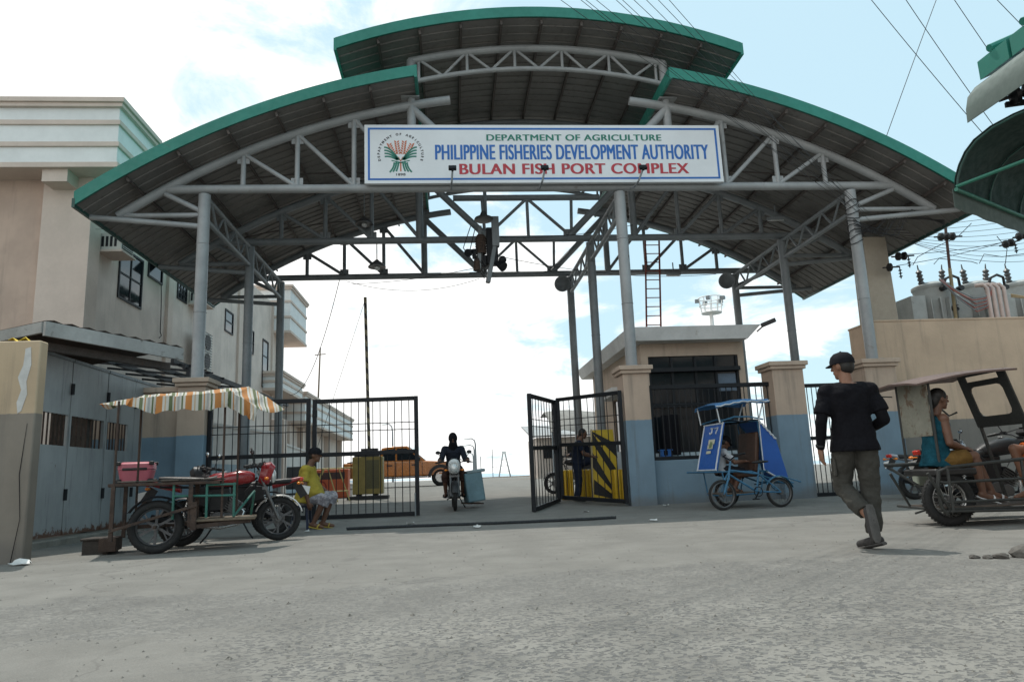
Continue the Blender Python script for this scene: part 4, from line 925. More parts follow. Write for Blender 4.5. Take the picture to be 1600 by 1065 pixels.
# ================================================================ INSIDE THE PORT
def gy(y, z=0): return gz(y)+z
bb = thing('boom_barrier', 'yellow boom barrier box with its striped pole raised upright', 'barrier', (-2.5, 22.5, gz(22.5)))
ym = mat('faded yellow paint panel', (.23, .175, .045), .6, 0, .15, 4, ((.16, .12, .04), .2, 7)); yb = mat('strong yellow paint', (.60, .38, .02), .5, 0, .1, 3, ((.25, .16, .03), .1, 7))
z0 = gz(22.5)
b = MB(); b.bx(-3.0, -2.1, 22.2, 22.75, z0+.14, z0+1.25); b.build('cabinet', ym, bb, bevel=.02)
b = MB(); b.bx(-2.58, -2.2, 22.19, 22.205, z0+.3, z0+1.15); b.build('door', mat('dark olive', (.09, .08, .03), .6), bb)
b = MB(); b.bx(-3.15, -1.95, 22.1, 22.85, z0-.02, z0+.09); b.bx(-2.9, -2.75, 22.3, 22.6, z0+.09, z0+.14); b.bx(-2.4, -2.25, 22.3, 22.6, z0+.09, z0+.14); b.build('base', MT['blackplastic'], bb)
b = MB(); b.bx(-2.95, -2.2, 22.25, 22.7, z0+1.25, z0+1.36); b.box((-2.5, 22.4, z0+1.42), (.5, .3, .16)); b.build('head', MT['blackplastic'], bb)
def striped(name, c1, c2, w, axis=2, diag=0.0):
    mt, n, l, p = _new(name); co = n.new('ShaderNodeTexCoord').outputs['Object']; sx = n.new('ShaderNodeSeparateXYZ'); l.new(co, sx.inputs[0])
    x = sx.outputs[axis]
    if diag: x = mth(n, l, 'ADD', x, mth(n, l, 'MULTIPLY', sx.outputs[0], diag))
    fr_ = mth(n, l, 'FRACT', mth(n, l, 'DIVIDE', x, w)); f = remap(n, l, fr_, .49, .51)
    nn = noise(n, l, 5, 6, .6, co); c = mixc(n, l, f, c1, c2); c = mixc(n, l, remap(n, l, nn, .45, .75, 0, .4), c, (.12, .10, .07))
    l.new(c, p.inputs['Base Color']); p.inputs['Roughness'].default_value = .55; return mt
b = MB(); b.bar((-2.5, 22.35, z0+.9), (-2.62, 22.35, 6.5), .09, .06, (0, 1, 0)); b.build('boom', striped('black and straw stripes', (.03, .03, .03), (.30, .26, .15), .34, 2, 1.0), bb)
hang((-2.62, 22.3, 6.4), (-4.3, 22.5, 1.2), .02, 'thin cord from the tip of the raised barrier pole to the ground', .007)
sw_ = thing('sawhorse', 'pale yellow trestle of thin bars in front of the orange crate', 'trestle', (-3.4, 21.6, gz(21.6)))
zb = gz(21.6); tm = mat('pale yellow steel', (.45, .37, .15), .6, 0, .15, 6)
for p, q in (((-4.1, 21.4, zb), (-3.7, 21.5, zb+.95)), ((-3.3, 21.4, zb), (-3.6, 21.5, zb+.95)), ((-4.1, 21.7, zb), (-3.75, 21.55, zb+.95)), ((-3.0, 21.7, zb), (-3.3, 21.55, zb+.95))):
    b = MB(); b.cyl(p, q, .018, n=8); b.build('leg', tm, sw_)
b = MB(); b.cyl((-4.1, 21.52, zb+.95), (-2.9, 21.52, zb+.95), .02, n=8); b.cyl((-3.95, 21.45, zb+.3), (-3.0, 21.45, zb+.3), .016, n=8); b.build('rail', tm, sw_)
oc = thing('orange_barrier', 'orange red box barrier with dark top band behind the trestle', 'barrier', (-4.4, 24, gz(24)))
zb = gz(24); b = MB(); b.bx(-4.9, -3.35, 23.8, 24.3, zb, zb+.92); b.build('box', mat('orange red paint', (.52, .11, .04), .55, 0, .12, 3, ((.3, .08, .04), .15, 6)), oc, bevel=.03)
b = MB(); b.bx(-4.8, -3.45, 23.79, 23.802, zb+.6, zb+.82); b.build('band', mat('dark band', (.06, .03, .03), .6), oc)
b = MB(); b.torus((-4.2, 23.795, zb+.38), (0, 1, 0), .16, .02, 20, 6); b.build('emblem', mat('dark red mark', (.3, .03, .02), .6), oc)
ch = thing('chair', 'black chair with wooden writing arm standing behind the gate', 'chair', (-3.75, 17.3, gz(17.3)))
zb = gz(17.3)
b = MB(); b.box((-3.65, 17.35, zb+.80), (.42, .05, .52), Mx.Rotation(R(-8), 3, 'X')); b.build('backrest', MT['blackplastic'], ch, bevel=.03)
b = MB(); b.bx(-3.88, -3.42, 16.9, 17.3, zb+.42, zb+.46); b.build('seat', MT['blackplastic'], ch, bevel=.015)
b = MB(); b.bx(-3.42, -3.1, 16.75, 17.05, zb+.66, zb+.69); b.build('writing_arm', MT['wood'], ch)
for x, y in ((-3.84, 16.94), (-3.46, 16.94), (-3.84, 17.3), (-3.46, 17.3)):
    b = MB(); b.cyl((x, y, zb), (x, y, zb+.42), .014, n=8); b.build('leg', MT['black'], ch)
b = MB(); b.cyl((-3.2, 16.9, zb+.1), (-3.2, 16.9, zb+.66), .012, n=6); b.build('arm_post', MT['black'], ch)
# yellow and black barrier board, plastic barriers
yl = thing('barrier_board', 'tall yellow board with black diagonal stripes beside the guard', 'barrier', (3.55, 16.6, gz(16.6)))
b = MB(); b.prism([(-.33, 0), (.33, 0), (.24, 1.66), (-.25, 1.66)], .06, (3.56, 16.8, gz(16.8)-.02)); b.build('board', mat('yellow board paint', (.58, .40, .03), .5, 0, .1, 3, ((.25, .17, .03), .12, 6)), yl)
b = MB(); zb = gz(16.8)
for z in (-.70, -.08, .54, 1.16):
    cl_ = lambda q: min(1.64, max(.01, q))
    b.prism([(-.30, cl_(z+1.05-.17)), (-.28, cl_(z+1.05+.17)), (.28, cl_(z+.17)), (.31, cl_(z-.17))], .07, (3.56, 16.8, zb-.02))
b.build('stripe', MT['blackplastic'], yl)
b = MB(); b.bar((3.22, 16.76, zb), (3.28, 16.76, zb+1.66), .03, .05); b.build('edge_strip', mat('worn pale wood', (.45, .36, .2), .7), yl)
def jersey(x, y, w, lab):
    t = thing('plastic_barrier', lab, 'barrier', (x, y, gz(y)), 0, 'ribbed yellow plastic barriers behind the gate'); z = gz(y)
    b = MB(); n = 5
    for k in range(n): xx = x-w/2+w*(k+.5)/n; b.bx(xx-w/n*.46, xx+w/n*.46, y-.16, y+.16, z, z+.72)
    b.bx(x-w/2, x+w/2, y-.13, y+.13, z+.02, z+.70); b.build('body', yb, t, bevel=.03)
jersey(3.83, 16.35, .40, 'small ribbed yellow barrier in front of the striped board')
jersey(3.32, 17.5, .50, 'ribbed orange yellow barrier between the guard and the striped board')
jersey(2.82, 17.9, .30, 'ribbed yellow barrier left of the guard')
# far building on the right of the gate opening
fb = thing('port_house', 'low white house with a grey tarpaulin lean-to, seen through the right gate', 'building', (7, 46, gz(46)))
zb = gz(46)
b = MB(); b.bx(5.3, 12, 45, 50, zb-.1, zb+2.5); b.build('wall', wallw, fb)
b = MB(); b.add([(4.9, 44.6, zb+2.6), (12.3, 44.6, zb+2.6), (12.3, 50.4, zb+3.6), (4.9, 50.4, zb+3.6), (4.9, 44.6, zb+2.5), (12.3, 44.6, zb+2.5), (12.3, 50.4, zb+3.5), (4.9, 50.4, zb+3.5)], [(0, 1, 2, 3), (7, 6, 5, 4), (0, 4, 5, 1), (1, 5, 6, 2), (2, 6, 7, 3), (3, 7, 4, 0)]); b.build('roof', mat('faded roof sheet', (.3, .31, .31), .6, 0, .15, 1), fb)
for x in (5.7, 7.2): 
    b = MB(); b.bx(x, x+.7, 44.95, 45.02, zb+1.2, zb+2.0); b.build('window', MT['glass'], fb)
b = MB(); b.bx(8.6, 9.4, 44.95, 45.02, zb, zb+2.1); b.build('door', MT['wood'], fb)
b = MB(); g = []
for i in range(9):
    x = 5.6+i*.75; g.append([(x, 40.5, zb+2.55+.12*math.sin(i*1.7)), (x, 41.2, zb+3.3+.08*math.sin(i*1.1)), (x, 43, zb+3.9+.1*math.sin(i)), (x, 45, zb+3.75)])
b.sheet(g, .03); b.build('tarpaulin', mat('grey brown tarpaulin', (.20, .19, .17), .7, 0, .2, 1.2), fb)
for x in (5.7, 8.6, 11.5):
    b = MB(); b.cyl((x, 40.6, zb-.05), (x, 40.6, zb+2.6), .05, n=8); b.build('post', MT['steel2'], fb)
# street lamps, masts and sheds on the quay
def street_lamp(x, y, h, arm, lab, group='street lamps along the quay'):
    t = thing('street_lamp', lab, 'street lamp', (x, y, gz(y)), 0, group); z = gz(y)
    b = MB(); b.tube([(x, y, z-.05), (x, y, z+h*.85), (x+arm*.1, y, z+h*.95), (x+arm*.5, y, z+h), (x+arm, y, z+h)], [.09, .06, .05, .045, .04], 8); b.build('pole', MT['steel2'], t)
    b = MB(); b.ell((x+arm*1.15, y, z+h-.03), (abs(arm)*.3+.1, .12, .06)); b.build('head', MT['white'], t)
street_lamp(1.95, 60, 3.3, -.6, 'nearest of the three thin street lamps behind the motorcycle rider')
street_lamp(2.2, 72, 3.3, -.75, 'middle of the three thin street lamps behind the motorcycle rider')
street_lamp(2.15, 74, 2.6, -.75, 'lowest of the three thin street lamps behind the motorcycle rider')
street_lamp(-5.0, 62, 4.9, -.6, 'thin street lamp rising behind the orange pickup')
t = thing('power_pole', 'thin bare pole rising behind the banded parapet of the far office wing', 'pole', (-11, 60, 0))
b = MB(); b.cyl((-11.1, 60, 0), (-10.75, 60, 11.9), .10, .06); b.build('pole', MT['wood'], t); b = MB(); b.bar((-11.2, 60, 11.3), (-10.3, 60, 11.35), .07, .07); b.build('cross_arm', MT['wood'], t)
tw = thing('lattice_tower', 'small pale lattice tower far off on the quay', 'tower', (5.3, 74, .6))
b = MB()
for s in (-1, 1):
    for q in (-1, 1): b.cyl((5.3+s*.6, 74+q*.4, .6), (5.3+s*.12, 74+q*.1, 3.0), .05, n=6)
for z in (1.2, 1.8, 2.4): w_ = .6-.48*(z-.6)/2.4; b.bar((5.3-w_, 74, z), (5.3+w_, 74, z), .05, .05)
b.build('frame', MT['steel'], tw); b = MB(); b.bx(5.1, 5.5, 73.8, 74.2, 3.0, 3.25); b.build('cabin', MT['white'], tw)
for x, h, lab in ((4.1, 2.9, 'thin mast left of the far lattice tower'), (2.9, 2.2, 'short mast of a moored boat near the street lamps')):
    t = thing('mast', lab, 'mast', (x, 74, .6)); b = MB(); b.cyl((x, 74, .5), (x, 74, .6+h), .04, n=6); b.bar((x-.4, 74, .9+h*.3), (x+.5, 74, .8+h*.3), .03, .03); b.build('mast', MT['steel2'], t)
b = MB(); b.bx(2.8, 10, 74.2, 74.8, .5, .72); tag(b.build('quay_kerb', MT['capm']), 'low kerb along the far edge of the quay', 'kerb')
# high light mast with a round basket
lm = thing('light_mast', 'tall light mast with a round railed basket beyond the guardhouse', 'light mast', (23.1, 60, 0))
b = MB(); b.cyl((23.1, 60, 0), (23.1, 60, 14.1), .28, .17); b.build('pole', MT['white'], lm)
b = MB()
for z, r in ((14.15, .85), (14.8, .98), (15.5, 1.05)): b.torus((23.15, 60, z), (0, 0, 1), r, .05, 28, 6)
for k in range(10): a = k*PI/5; b.cyl((23.15+.85*math.cos(a), 60+.85*math.sin(a), 14.15), (23.15+1.05*math.cos(a), 60+1.05*math.sin(a), 15.5), .04, n=6)
b.lathe([(14.05, .25), (14.1, .85), (14.15, .85)], (23.15, 60, 0)); b.build('basket', MT['white'], lm)
for k in range(5):
    a = k*PI/5*2+.4; b = MB(); b.box((23.15+1.15*math.cos(a), 60+1.15*math.sin(a), 15.3), (.4, .3, .3), Mx.Rotation(a, 3, 'Z')); b.build('floodlight', MT['steel2'], lm)
# ================================================================ PEOPLE
MT['sole'] = mat('grey rubber sole', (.075, .072, .068), .8, 0, .2, 14)
def loft(M_, rings, n=20, ex=2.3):
    """rings: (centre, half-vector across, half-vector deep); closed ends"""
    vs = []; N = len(rings)
    for c, a, d in rings:
        for k in range(n):
            t = 2*PI*k/n; ct, st = math.cos(t), math.sin(t)
            vs.append(V(c)+V(a)*math.copysign(abs(ct)**(2/ex), ct)+V(d)*math.copysign(abs(st)**(2/ex), st))
    fs = [(i*n+k, i*n+(k+1) % n, (i+1)*n+(k+1) % n, (i+1)*n+k) for i in range(N-1) for k in range(n)]
    fs += [tuple(range(n-1, -1, -1)), tuple((N-1)*n+k for k in range(n))]
    return M_.add(vs, fs)
TEX = bpy.data.textures.new('folds', 'CLOUDS'); TEX.noise_scale = .085; TEX.noise_depth = 2
def remesh(M_, vox, smooth=4, disp=0.0):
    me = M_.mesh('tmp'); b = bmesh.new(); b.from_mesh(me); bmesh.ops.recalc_face_normals(b, faces=b.faces); b.to_mesh(me); b.free()
    o = bpy.data.objects.new('tmp', me); COL.objects.link(o)
    r = o.modifiers.new('r', 'REMESH'); r.mode = 'VOXEL'; r.voxel_size = vox; r.use_smooth_shade = True
    s = o.modifiers.new('s', 'SMOOTH'); s.factor = .5; s.iterations = smooth
    if disp: d = o.modifiers.new('d', 'DISPLACE'); d.texture = TEX; d.strength = disp; d.mid_level = .5; d.texture_coords = 'LOCAL'
    out = bpy.data.meshes.new_from_object(o.evaluated_get(bpy.context.evaluated_depsgraph_get()))
    bpy.data.objects.remove(o); bpy.data.meshes.remove(me); return out
TOR = [(-.10, .150, .105), (0, .168, .118), (.22, .152, .108), (.42, .142, .104), (.66, .160, .115), (.84, .172, .112), (.95, .150, .090), (1.02, .085, .068)]
def person(label, loc, rz, J, skin='skin', shirt=None, pants=None, shoes=None, sleeve='short', leg='long', hat=None, hatmat='cap', vox=.009, hair=True, belly=0.0, scale=1.0, fit=.018, long_sleeve=None, hood=None, sandal=None, name='person', group=None, tuck=-.16, bun=False):
    t = thing(name, label, 'person', loc, rz, group); t.scale = (scale,)*3
    j = {k: V(v) for k, v in J.items()}; pel, ch = j['pel'], j['ch']
    up = (ch-pel); sL = (j['shL']-j['shR']).normalized(); hL = (j['hipL']-j['hipR']).normalized()
    def ring(tt, w, d, g=0.0):
        c = pel+up*tt; a = (hL*(1-min(1, max(0, tt)))+sL*min(1, max(0, tt))).normalized(); f = a.cross(up.normalized()).normalized()
        bl = belly*math.exp(-((tt-.25)/.28)**2)
        return (c+f*bl*.6, a*(w+g+bl*.35), f*(d+g+bl*.6))
    B = MB(); loft(B, [ring(*q) for q in TOR])
    hd, fc = j['head'], j['face'].normalized()
    nk = (hd-ch).normalized(); si = V((0, 0, 1)).cross(fc).normalized(); hu = fc.cross(si).normalized(); rot = Mx((fc, si, hu)).transposed()
    B.cap(pel+up*.96, hd-hu*.05-fc*.015, .06, .055)
    B.ell(hd+hu*.012-fc*.008, (.097, .076, .105), rot); B.ell(hd+fc*.032-hu*.055, (.058, .052, .062), rot)
    B.cap(hd+fc*.088+hu*.012, hd+fc*.108-hu*.022, .010, .016); B.cap(hd+fc*.083+hu*.035-si*.03, hd+fc*.083+hu*.035+si*.03, .013)
    B.cap(hd+fc*.082-hu*.058-si*.016, hd+fc*.082-hu*.058+si*.016, .011); B.ell(hd+fc*.06-hu*.095, .026)
    for s in (-1, 1): B.ell(hd+si*s*.078-fc*.01-hu*.01, (.022, .010, .034), rot)
    for S, s in (('L', 1), ('R', -1)):
        sh, el, wr = j['sh'+S], j['el'+S], j['wr'+S]; h = j.get('hd'+S, wr-el).normalized()
        B.cap(pel+up*.88+sL*s*.08, sh, .075, .062); B.cap(sh, el, .054, .043); B.cap(el, el.lerp(wr, .35), .044, .043); B.cap(el.lerp(wr, .35), wr, .043, .028)
        pn = j.get('pn'+S, V((0, -s, 0))); sd = h.cross(pn).normalized(); pn = sd.cross(h).normalized()
        pr_ = Mx((h, sd, pn)).transposed(); B.ell(wr+h*.05, (.055, .041, .018), pr_); B.cap(wr, wr+h*.03, .026, .028)
        cu = j.get('curl', V((.5, 0, 0))).x
        for k in range(4):
            r0 = wr+h*(.082-.004*abs(k-1.5))+sd*(-.029+.0195*k); L = (.033, .038, .036, .028)[k]
            d1 = (h+pn*cu*.6).normalized(); d2 = (h+pn*cu*1.7).normalized(); p1 = r0+d1*L; B.cap(r0-h*.02, p1, .0098, .0092, 8, 3); B.cap(p1, p1+d2*L*.95, .0092, .0080, 8, 3)
        tf = -1 if (sd.dot(fc) < 0) else 1
        r0 = wr+h*.03+sd*tf*.03; d1 = (h*.7+sd*tf*.65+pn*.25).normalized(); p1 = r0+d1*.035; B.cap(r0, p1, .0125, .0105, 8, 3); B.cap(p1, p1+(h+pn*.35+sd*tf*.15).normalized()*.03, .0105, .009, 8, 3)
        hp, kn, an, to = j['hip'+S], j['kn'+S], j['an'+S], j['to'+S]
        B.cap(hp, hp.lerp(kn, .4), .088, .08); B.cap(hp.lerp(kn, .4), kn, .08, .056); B.cap(kn, kn.lerp(an, .32)-(to-an).normalized()*.012, .055, .057); B.cap(kn.lerp(an, .32)-(to-an).normalized()*.012, an, .057, .037)
        B.cap(an+(an-to).normalized()*.03+(an-kn).normalized()*.02, an+(to-an)*.35+(an-kn).normalized()*.02, .035, .036); B.cap(an+(to-an)*.35+(an-kn).normalized()*.015, to, .037, .026)
    link(remesh(B, vox, 3), 'body', MT[skin], t, fix=False)
    def cloth(M_, nm, mt_, d=.026, sm=5): return link(remesh(M_, max(vox, .009), sm, d), nm, mt_, t, fix=False)
    if shirt:
        M_ = MB(); tr_ = [q for q in TOR if q[0] > tuck*.5+.02]; loft(M_, [ring(tuck, TOR[1][1]+.014, TOR[1][2]+.022, fit*1.25), ring(tuck*.5, TOR[1][1]+.010, TOR[1][2]+.018, fit*1.15)]+[ring(*q, fit) for q in tr_[:-1]]+[ring(1.0, .095, .08, fit*.6)])
        for S, s in (('L', 1), ('R', -1)):
            sh, el, wr = j['sh'+S], j['el'+S], j['wr'+S]
            M_.cap(pel+up*.86+sL*s*.06, sh-sL*s*(.012 if sleeve != 'none' else .045)-up.normalized()*.004, .092, .070+fit*.6 if sleeve != 'none' else .062)
            if sleeve == 'short': an_ = (el-sh).normalized(); q0 = sh-sL*s*.015; M_.tube([q0-an_*.035, q0-an_*.015, q0+an_*.03, sh.lerp(el, .35), sh.lerp(el, .74)], [.018, .040, .056+fit*.2, .055+fit*.5, .058+fit*.7], 16)
            if sleeve == 'long': M_.tube([sh, sh.lerp(el, .5), el], [.054+fit, .052+fit, .046+fit], 16); M_.ell(el, .046+fit); M_.tube([el, el.lerp(wr, .5), wr], [.046+fit, .042+fit, .032+fit], 16)
        cloth(M_, 'shirt', shirt, .024, 8)
    if long_sleeve:
        for S in 'LR':
            sh, el, wr = j['sh'+S], j['el'+S], j['wr'+S]; M_ = MB(); M_.tube([sh, el], [.062, .051], 16); M_.ell(el, .051); M_.tube([el, el.lerp(wr, .5), wr], [.051, .047, .034], 16); cloth(M_, 'sleeve', long_sleeve, .006)
    if pants:
        M_ = MB(); loft(M_, [ring(-.14, .150, .115, .01), ring(0, .168, .122, .014), ring(.16, .156, .112, .010)])
        for S in 'LR':
            hp, kn, an = j['hip'+S], j['kn'+S], j['an'+S]
            if leg == 'long':
                M_.tube([hp.lerp(kn, -.08), hp.lerp(kn, .4), kn], [.105, .099, .080], 18); M_.ell(kn, .080); M_.tube([kn, kn.lerp(an, .4), an.lerp(kn, .13)], [.078, .078, .068], 18)
            elif leg == 'three': M_.tube([hp.lerp(kn, -.08), hp.lerp(kn, .4), kn], [.105, .102, .086], 18); M_.ell(kn, .085); M_.tube([kn, kn.lerp(an, .28)], [.086, .088], 18)
            else: M_.tube([hp.lerp(kn, -.08), hp.lerp(kn, .4), hp.lerp(kn, .80)], [.107, .105, .100], 18)
        cloth(M_, 'trousers' if leg == 'long' else 'shorts', pants, .034)
    for S in 'LR':
        an, to, kn = j['an'+S], j['to'+S], j['kn'+S]; dn = (an-kn).normalized(); f = (to-an); f_ = f.normalized(); sd = f_.cross(dn).normalized(); so_ = sd.cross(f_).normalized()
        if so_.dot(dn) < 0: so_ = -so_
        if shoes:
            M_ = MB(); M_.cap(an-f_*.035+so_*.02, an+f*.3+so_*.02, .042, .042); M_.cap(an+f*.3+so_*.012, to+so_*.0, .044, .036); s_ = link(remesh(M_, .008, 2), 'shoe', shoes, t, fix=False)
            b = MB(); loft(b, [(an-f_*.08+so_*.055, sd*.03, so_*.014), (an-f_*.04+so_*.056, sd*.040, so_*.012), (an+f*.5+so_*.046, sd*.043, so_*.011), (to+so_*.034, sd*.041, so_*.010), (to+f_*.04+so_*.026, sd*.02, so_*.010)], 12); b.build('sole', MT['sole'], s_, world=False)
        if sandal:
            b = MB(); loft(b, [(an-f_*.07+so_*.062, sd*.03, so_*.010), (an-f_*.02+so_*.064, sd*.042, so_*.012), (to+so_*.042, sd*.048, so_*.011), (to+f_*.045+so_*.036, sd*.02, so_*.008)], 12); s_ = b.build('sandal', sandal, t, world=False)
            b = MB(); p = an+f*.62+so_*.02; b.tube([p+sd*.05+so_*.03, p+sd*.04-so_*.02, p-so_*.038, p-sd*.04-so_*.02, p-sd*.05+so_*.03], .012, 8); b.build('strap', sandal, s_, world=False)
    if hair:
        M_ = MB(); M_.ell(hd-fc*.020+hu*.030, (.095, .084, .096), rot); M_.ell(hd-fc*.045-hu*.01, (.066, .076, .08), rot); link(remesh(M_, .009, 2, .006), 'hair', MT['hair'], t, fix=False)
    if bun:
        M_ = MB(); M_.ell(hd-fc*.02+hu*.035, (.102, .088, .100), rot); M_.ell(hd-fc*.07-hu*.02, (.06, .07, .085), rot); M_.ell(hd-fc*.125-hu*.0, (.042, .042, .045)); M_.cap(hd-fc*.06-hu*.05, hd-fc*.07-hu*.12, .05, .03); link(remesh(M_, .009, 2, .012), 'hair', MT['hair'], t, fix=False)
    if hat:
        M_ = MB(); n_ = 20; rings = []
        for z, k in ((.010, 1.06), (.045, 1.05), (.085, .90), (.112, .62), (.124, .2)): rings.append((hd-fc*.006+hu*(z+.005), si*.088*k, fc*.108*k))
        loft(M_, rings, n_, 2.1); M_.ell(hd-fc*.006+hu*.130, .009)
        c_ = M_.build('cap', MT[hatmat], t, world=False)
        b = MB(); b.sheet([[hd+fc*(.085+.078*q)*math.cos(a)*(1 if q else 1)+fc*(.0)+si*.085*math.sin(a)*1.0+hu*(.028-.020*q+.010*math.cos(a)*0) for q in (0, .5, 1)] for a in [R(-62+124*i/8) for i in range(9)]], .006); b.build('brim', MT[hatmat], c_, world=False)
    if hood:
        M_ = MB(); M_.ell(hd-fc*.012+hu*.02, (.118, .105, .132), rot); M_.cap(hd-hu*.10, pel+up*.98, .095, .12); link(remesh(M_, .010, 3, .01), 'hood', hood, t, fix=False)
    for s in (-1, 1):
        b = MB(); b.ell(hd+fc*.084+si*s*.031+hu*.014, (.008, .012, .007), rot); b.build('eye', MT['hair'], t, world=False)
    return t
def fabric(name, col, var=.12): return mat(name, col, .9, 0, var, 7, bump=.0015, bscale=220, spec=.12)
blk = fabric('black t shirt cotton', (.0075, .0075, .010)); blk2 = fabric('black sleeve knit', (.007, .007, .009)); gtr = fabric('grey olive trousers', (.055, .054, .048), .15); dsh = mat('dark grey canvas shoe', (.035, .033, .032), .8, 0, .2, 12)
wk = person('man in black t-shirt, black cap and grey cargo trousers walking toward the gate', (3.62, 6.25, 0), R(74), dict(
    pel=(0, 0, .96), ch=(.015, .0, 1.46), head=(.045, .01, 1.635), face=(.74, .67, -.04),
    shL=(.01, .195, 1.395), elL=(-.03, .265, 1.12), wrL=(.03, .285, .88), hdL=(.10, .03, -1), pnL=(.2, -1, 0),
    shR=(.01, -.195, 1.395), elR=(-.05, -.262, 1.12), wrR=(.17, -.18, 1.04), hdR=(1, .5, 0), pnR=(0, .4, -1),
    hipL=(0, .09, .93), knL=(.12, .12, .53), anL=(-.23, .02, .30), toL=(-.30, .01, .115),
    hipR=(-.01, -.09, .93), knR=(.05, -.095, .50), anR=(.0, -.075, .085), toR=(.14, .02, .03), curl=(.55, 0, 0)),
    'skin', blk, gtr, dsh, 'short', 'long', True, vox=.0075, long_sleeve=blk2, fit=.024, tuck=-.22)
b = MB(); b.torus((.022, .285, .915), (.06, .01, -.24), .034, .008, 20, 8, 1.4); b.cyl((.0, .318, .915), (.0, .328, .915), .018, n=12); b.build('wristwatch', MT['blackplastic'], wk, world=False)
b = MB()
for y, z, s in ((.185, .72, 1), (-.165, .72, -1)): b.box((.05, y, z), (.13, .02, .16))
b.build('cargo_pocket', gtr, wk, world=False, bevel=.008)
# seated man in yellow
ysh = fabric('yellow t shirt cotton', (.37, .285, .05), .1)
def checks(name, c1, c2):
    mt, n, l, p = _new(name); co = n.new('ShaderNodeTexCoord').outputs['Object']; ck_ = n.new('ShaderNodeTexNoise'); ck_.inputs['Scale'].default_value = 16; l.new(co, ck_.inputs['Vector'])
    l.new(mixc(n, l, remap(n, l, ck_.outputs['Fac'], .45, .55), c1, c2), p.inputs['Base Color']); p.inputs['Roughness'].default_value = .85; return mt
person('man in yellow shirt, dark cap and grey shorts sitting beside the red tricycle', (-2.55, 12.92, 0), R(-4), dict(
    pel=(-.02, 0, .50), ch=(.06, 0, 1.02), head=(.16, 0, 1.205), face=(1, -.08, -.06),
    shL=(.05, .20, .97), elL=(.14, .26, .70), wrL=(.33, .20, .58), hdL=(.8, -.1, -.4), pnL=(0, 0, -1),
    shR=(.05, -.20, .97), elR=(.06, -.26, .69), wrR=(.12, -.24, .44), hdR=(.2, .1, -1), pnR=(0, 1, 0),
    hipL=(0, .09, .48), knL=(.43, .13, .52), anL=(.27, .11, .09), toL=(.44, .13, .035),
    hipR=(0, -.09, .48), knR=(.38, -.13, .49), anR=(.17, -.12, .09), toR=(.33, -.15, .035), curl=(.8, 0, 0)),
    'skin2', ysh, checks('grey patterned shorts', (.34, .32, .34), (.20, .19, .21)), None, 'short', 'three', True, belly=.17, scale=1.04, sandal=mat('yellow rubber sandal', (.42, .30, .05), .7), fit=.022, tuck=-.12)
st = thing('stool', 'low plastic stool under the man in the yellow shirt', 'stool', (-2.6, 12.92, 0))
b = MB(); b.box((-2.62, 12.92, .385), (.32, .32, .03)); b.build('seat', mat('dark blue plastic', (.02, .03, .06), .5), st, bevel=.01)
for x in (-.13, .13):
    for y in (-.13, .13):
        b = MB(); b.bar((-2.62+x*1.15, 12.92+y*1.15, 0), (-2.62+x, 12.92+y, .37), .04, .04); b.build('leg', mat('stool leg plastic', (.02, .03, .06), .5), st)
nav = fabric('navy uniform', (.018, .024, .042)); 
person('guard in dark navy uniform standing behind the gate beside the striped board', (2.93, 16.95, gz(16.95)), R(-8), dict(
    pel=(0, 0, .92), ch=(.08, 0, 1.38), head=(.18, 0, 1.57), face=(1, -.1, -.2),
    shL=(.07, .19, 1.34), elL=(.20, .24, 1.10), wrL=(.38, .14, 1.06), hdL=(1, -.3, .1), pnL=(0, -.5, -1),
    shR=(.07, -.19, 1.34), elR=(.16, -.25, 1.09), wrR=(.36, -.16, 1.02), hdR=(1, .3, .1), pnR=(0, .5, -1),
    hipL=(0, .09, .90), knL=(.03, .10, .48), anL=(-.02, .10, .08), toL=(.14, .12, .03), hipR=(0, -.09, .90), knR=(.02, -.10, .48), anR=(-.04, -.11, .08), toR=(.12, -.13, .03)),
    'skin2', nav, nav, MT['blackplastic'], 'short', 'long', None, tuck=-.1)
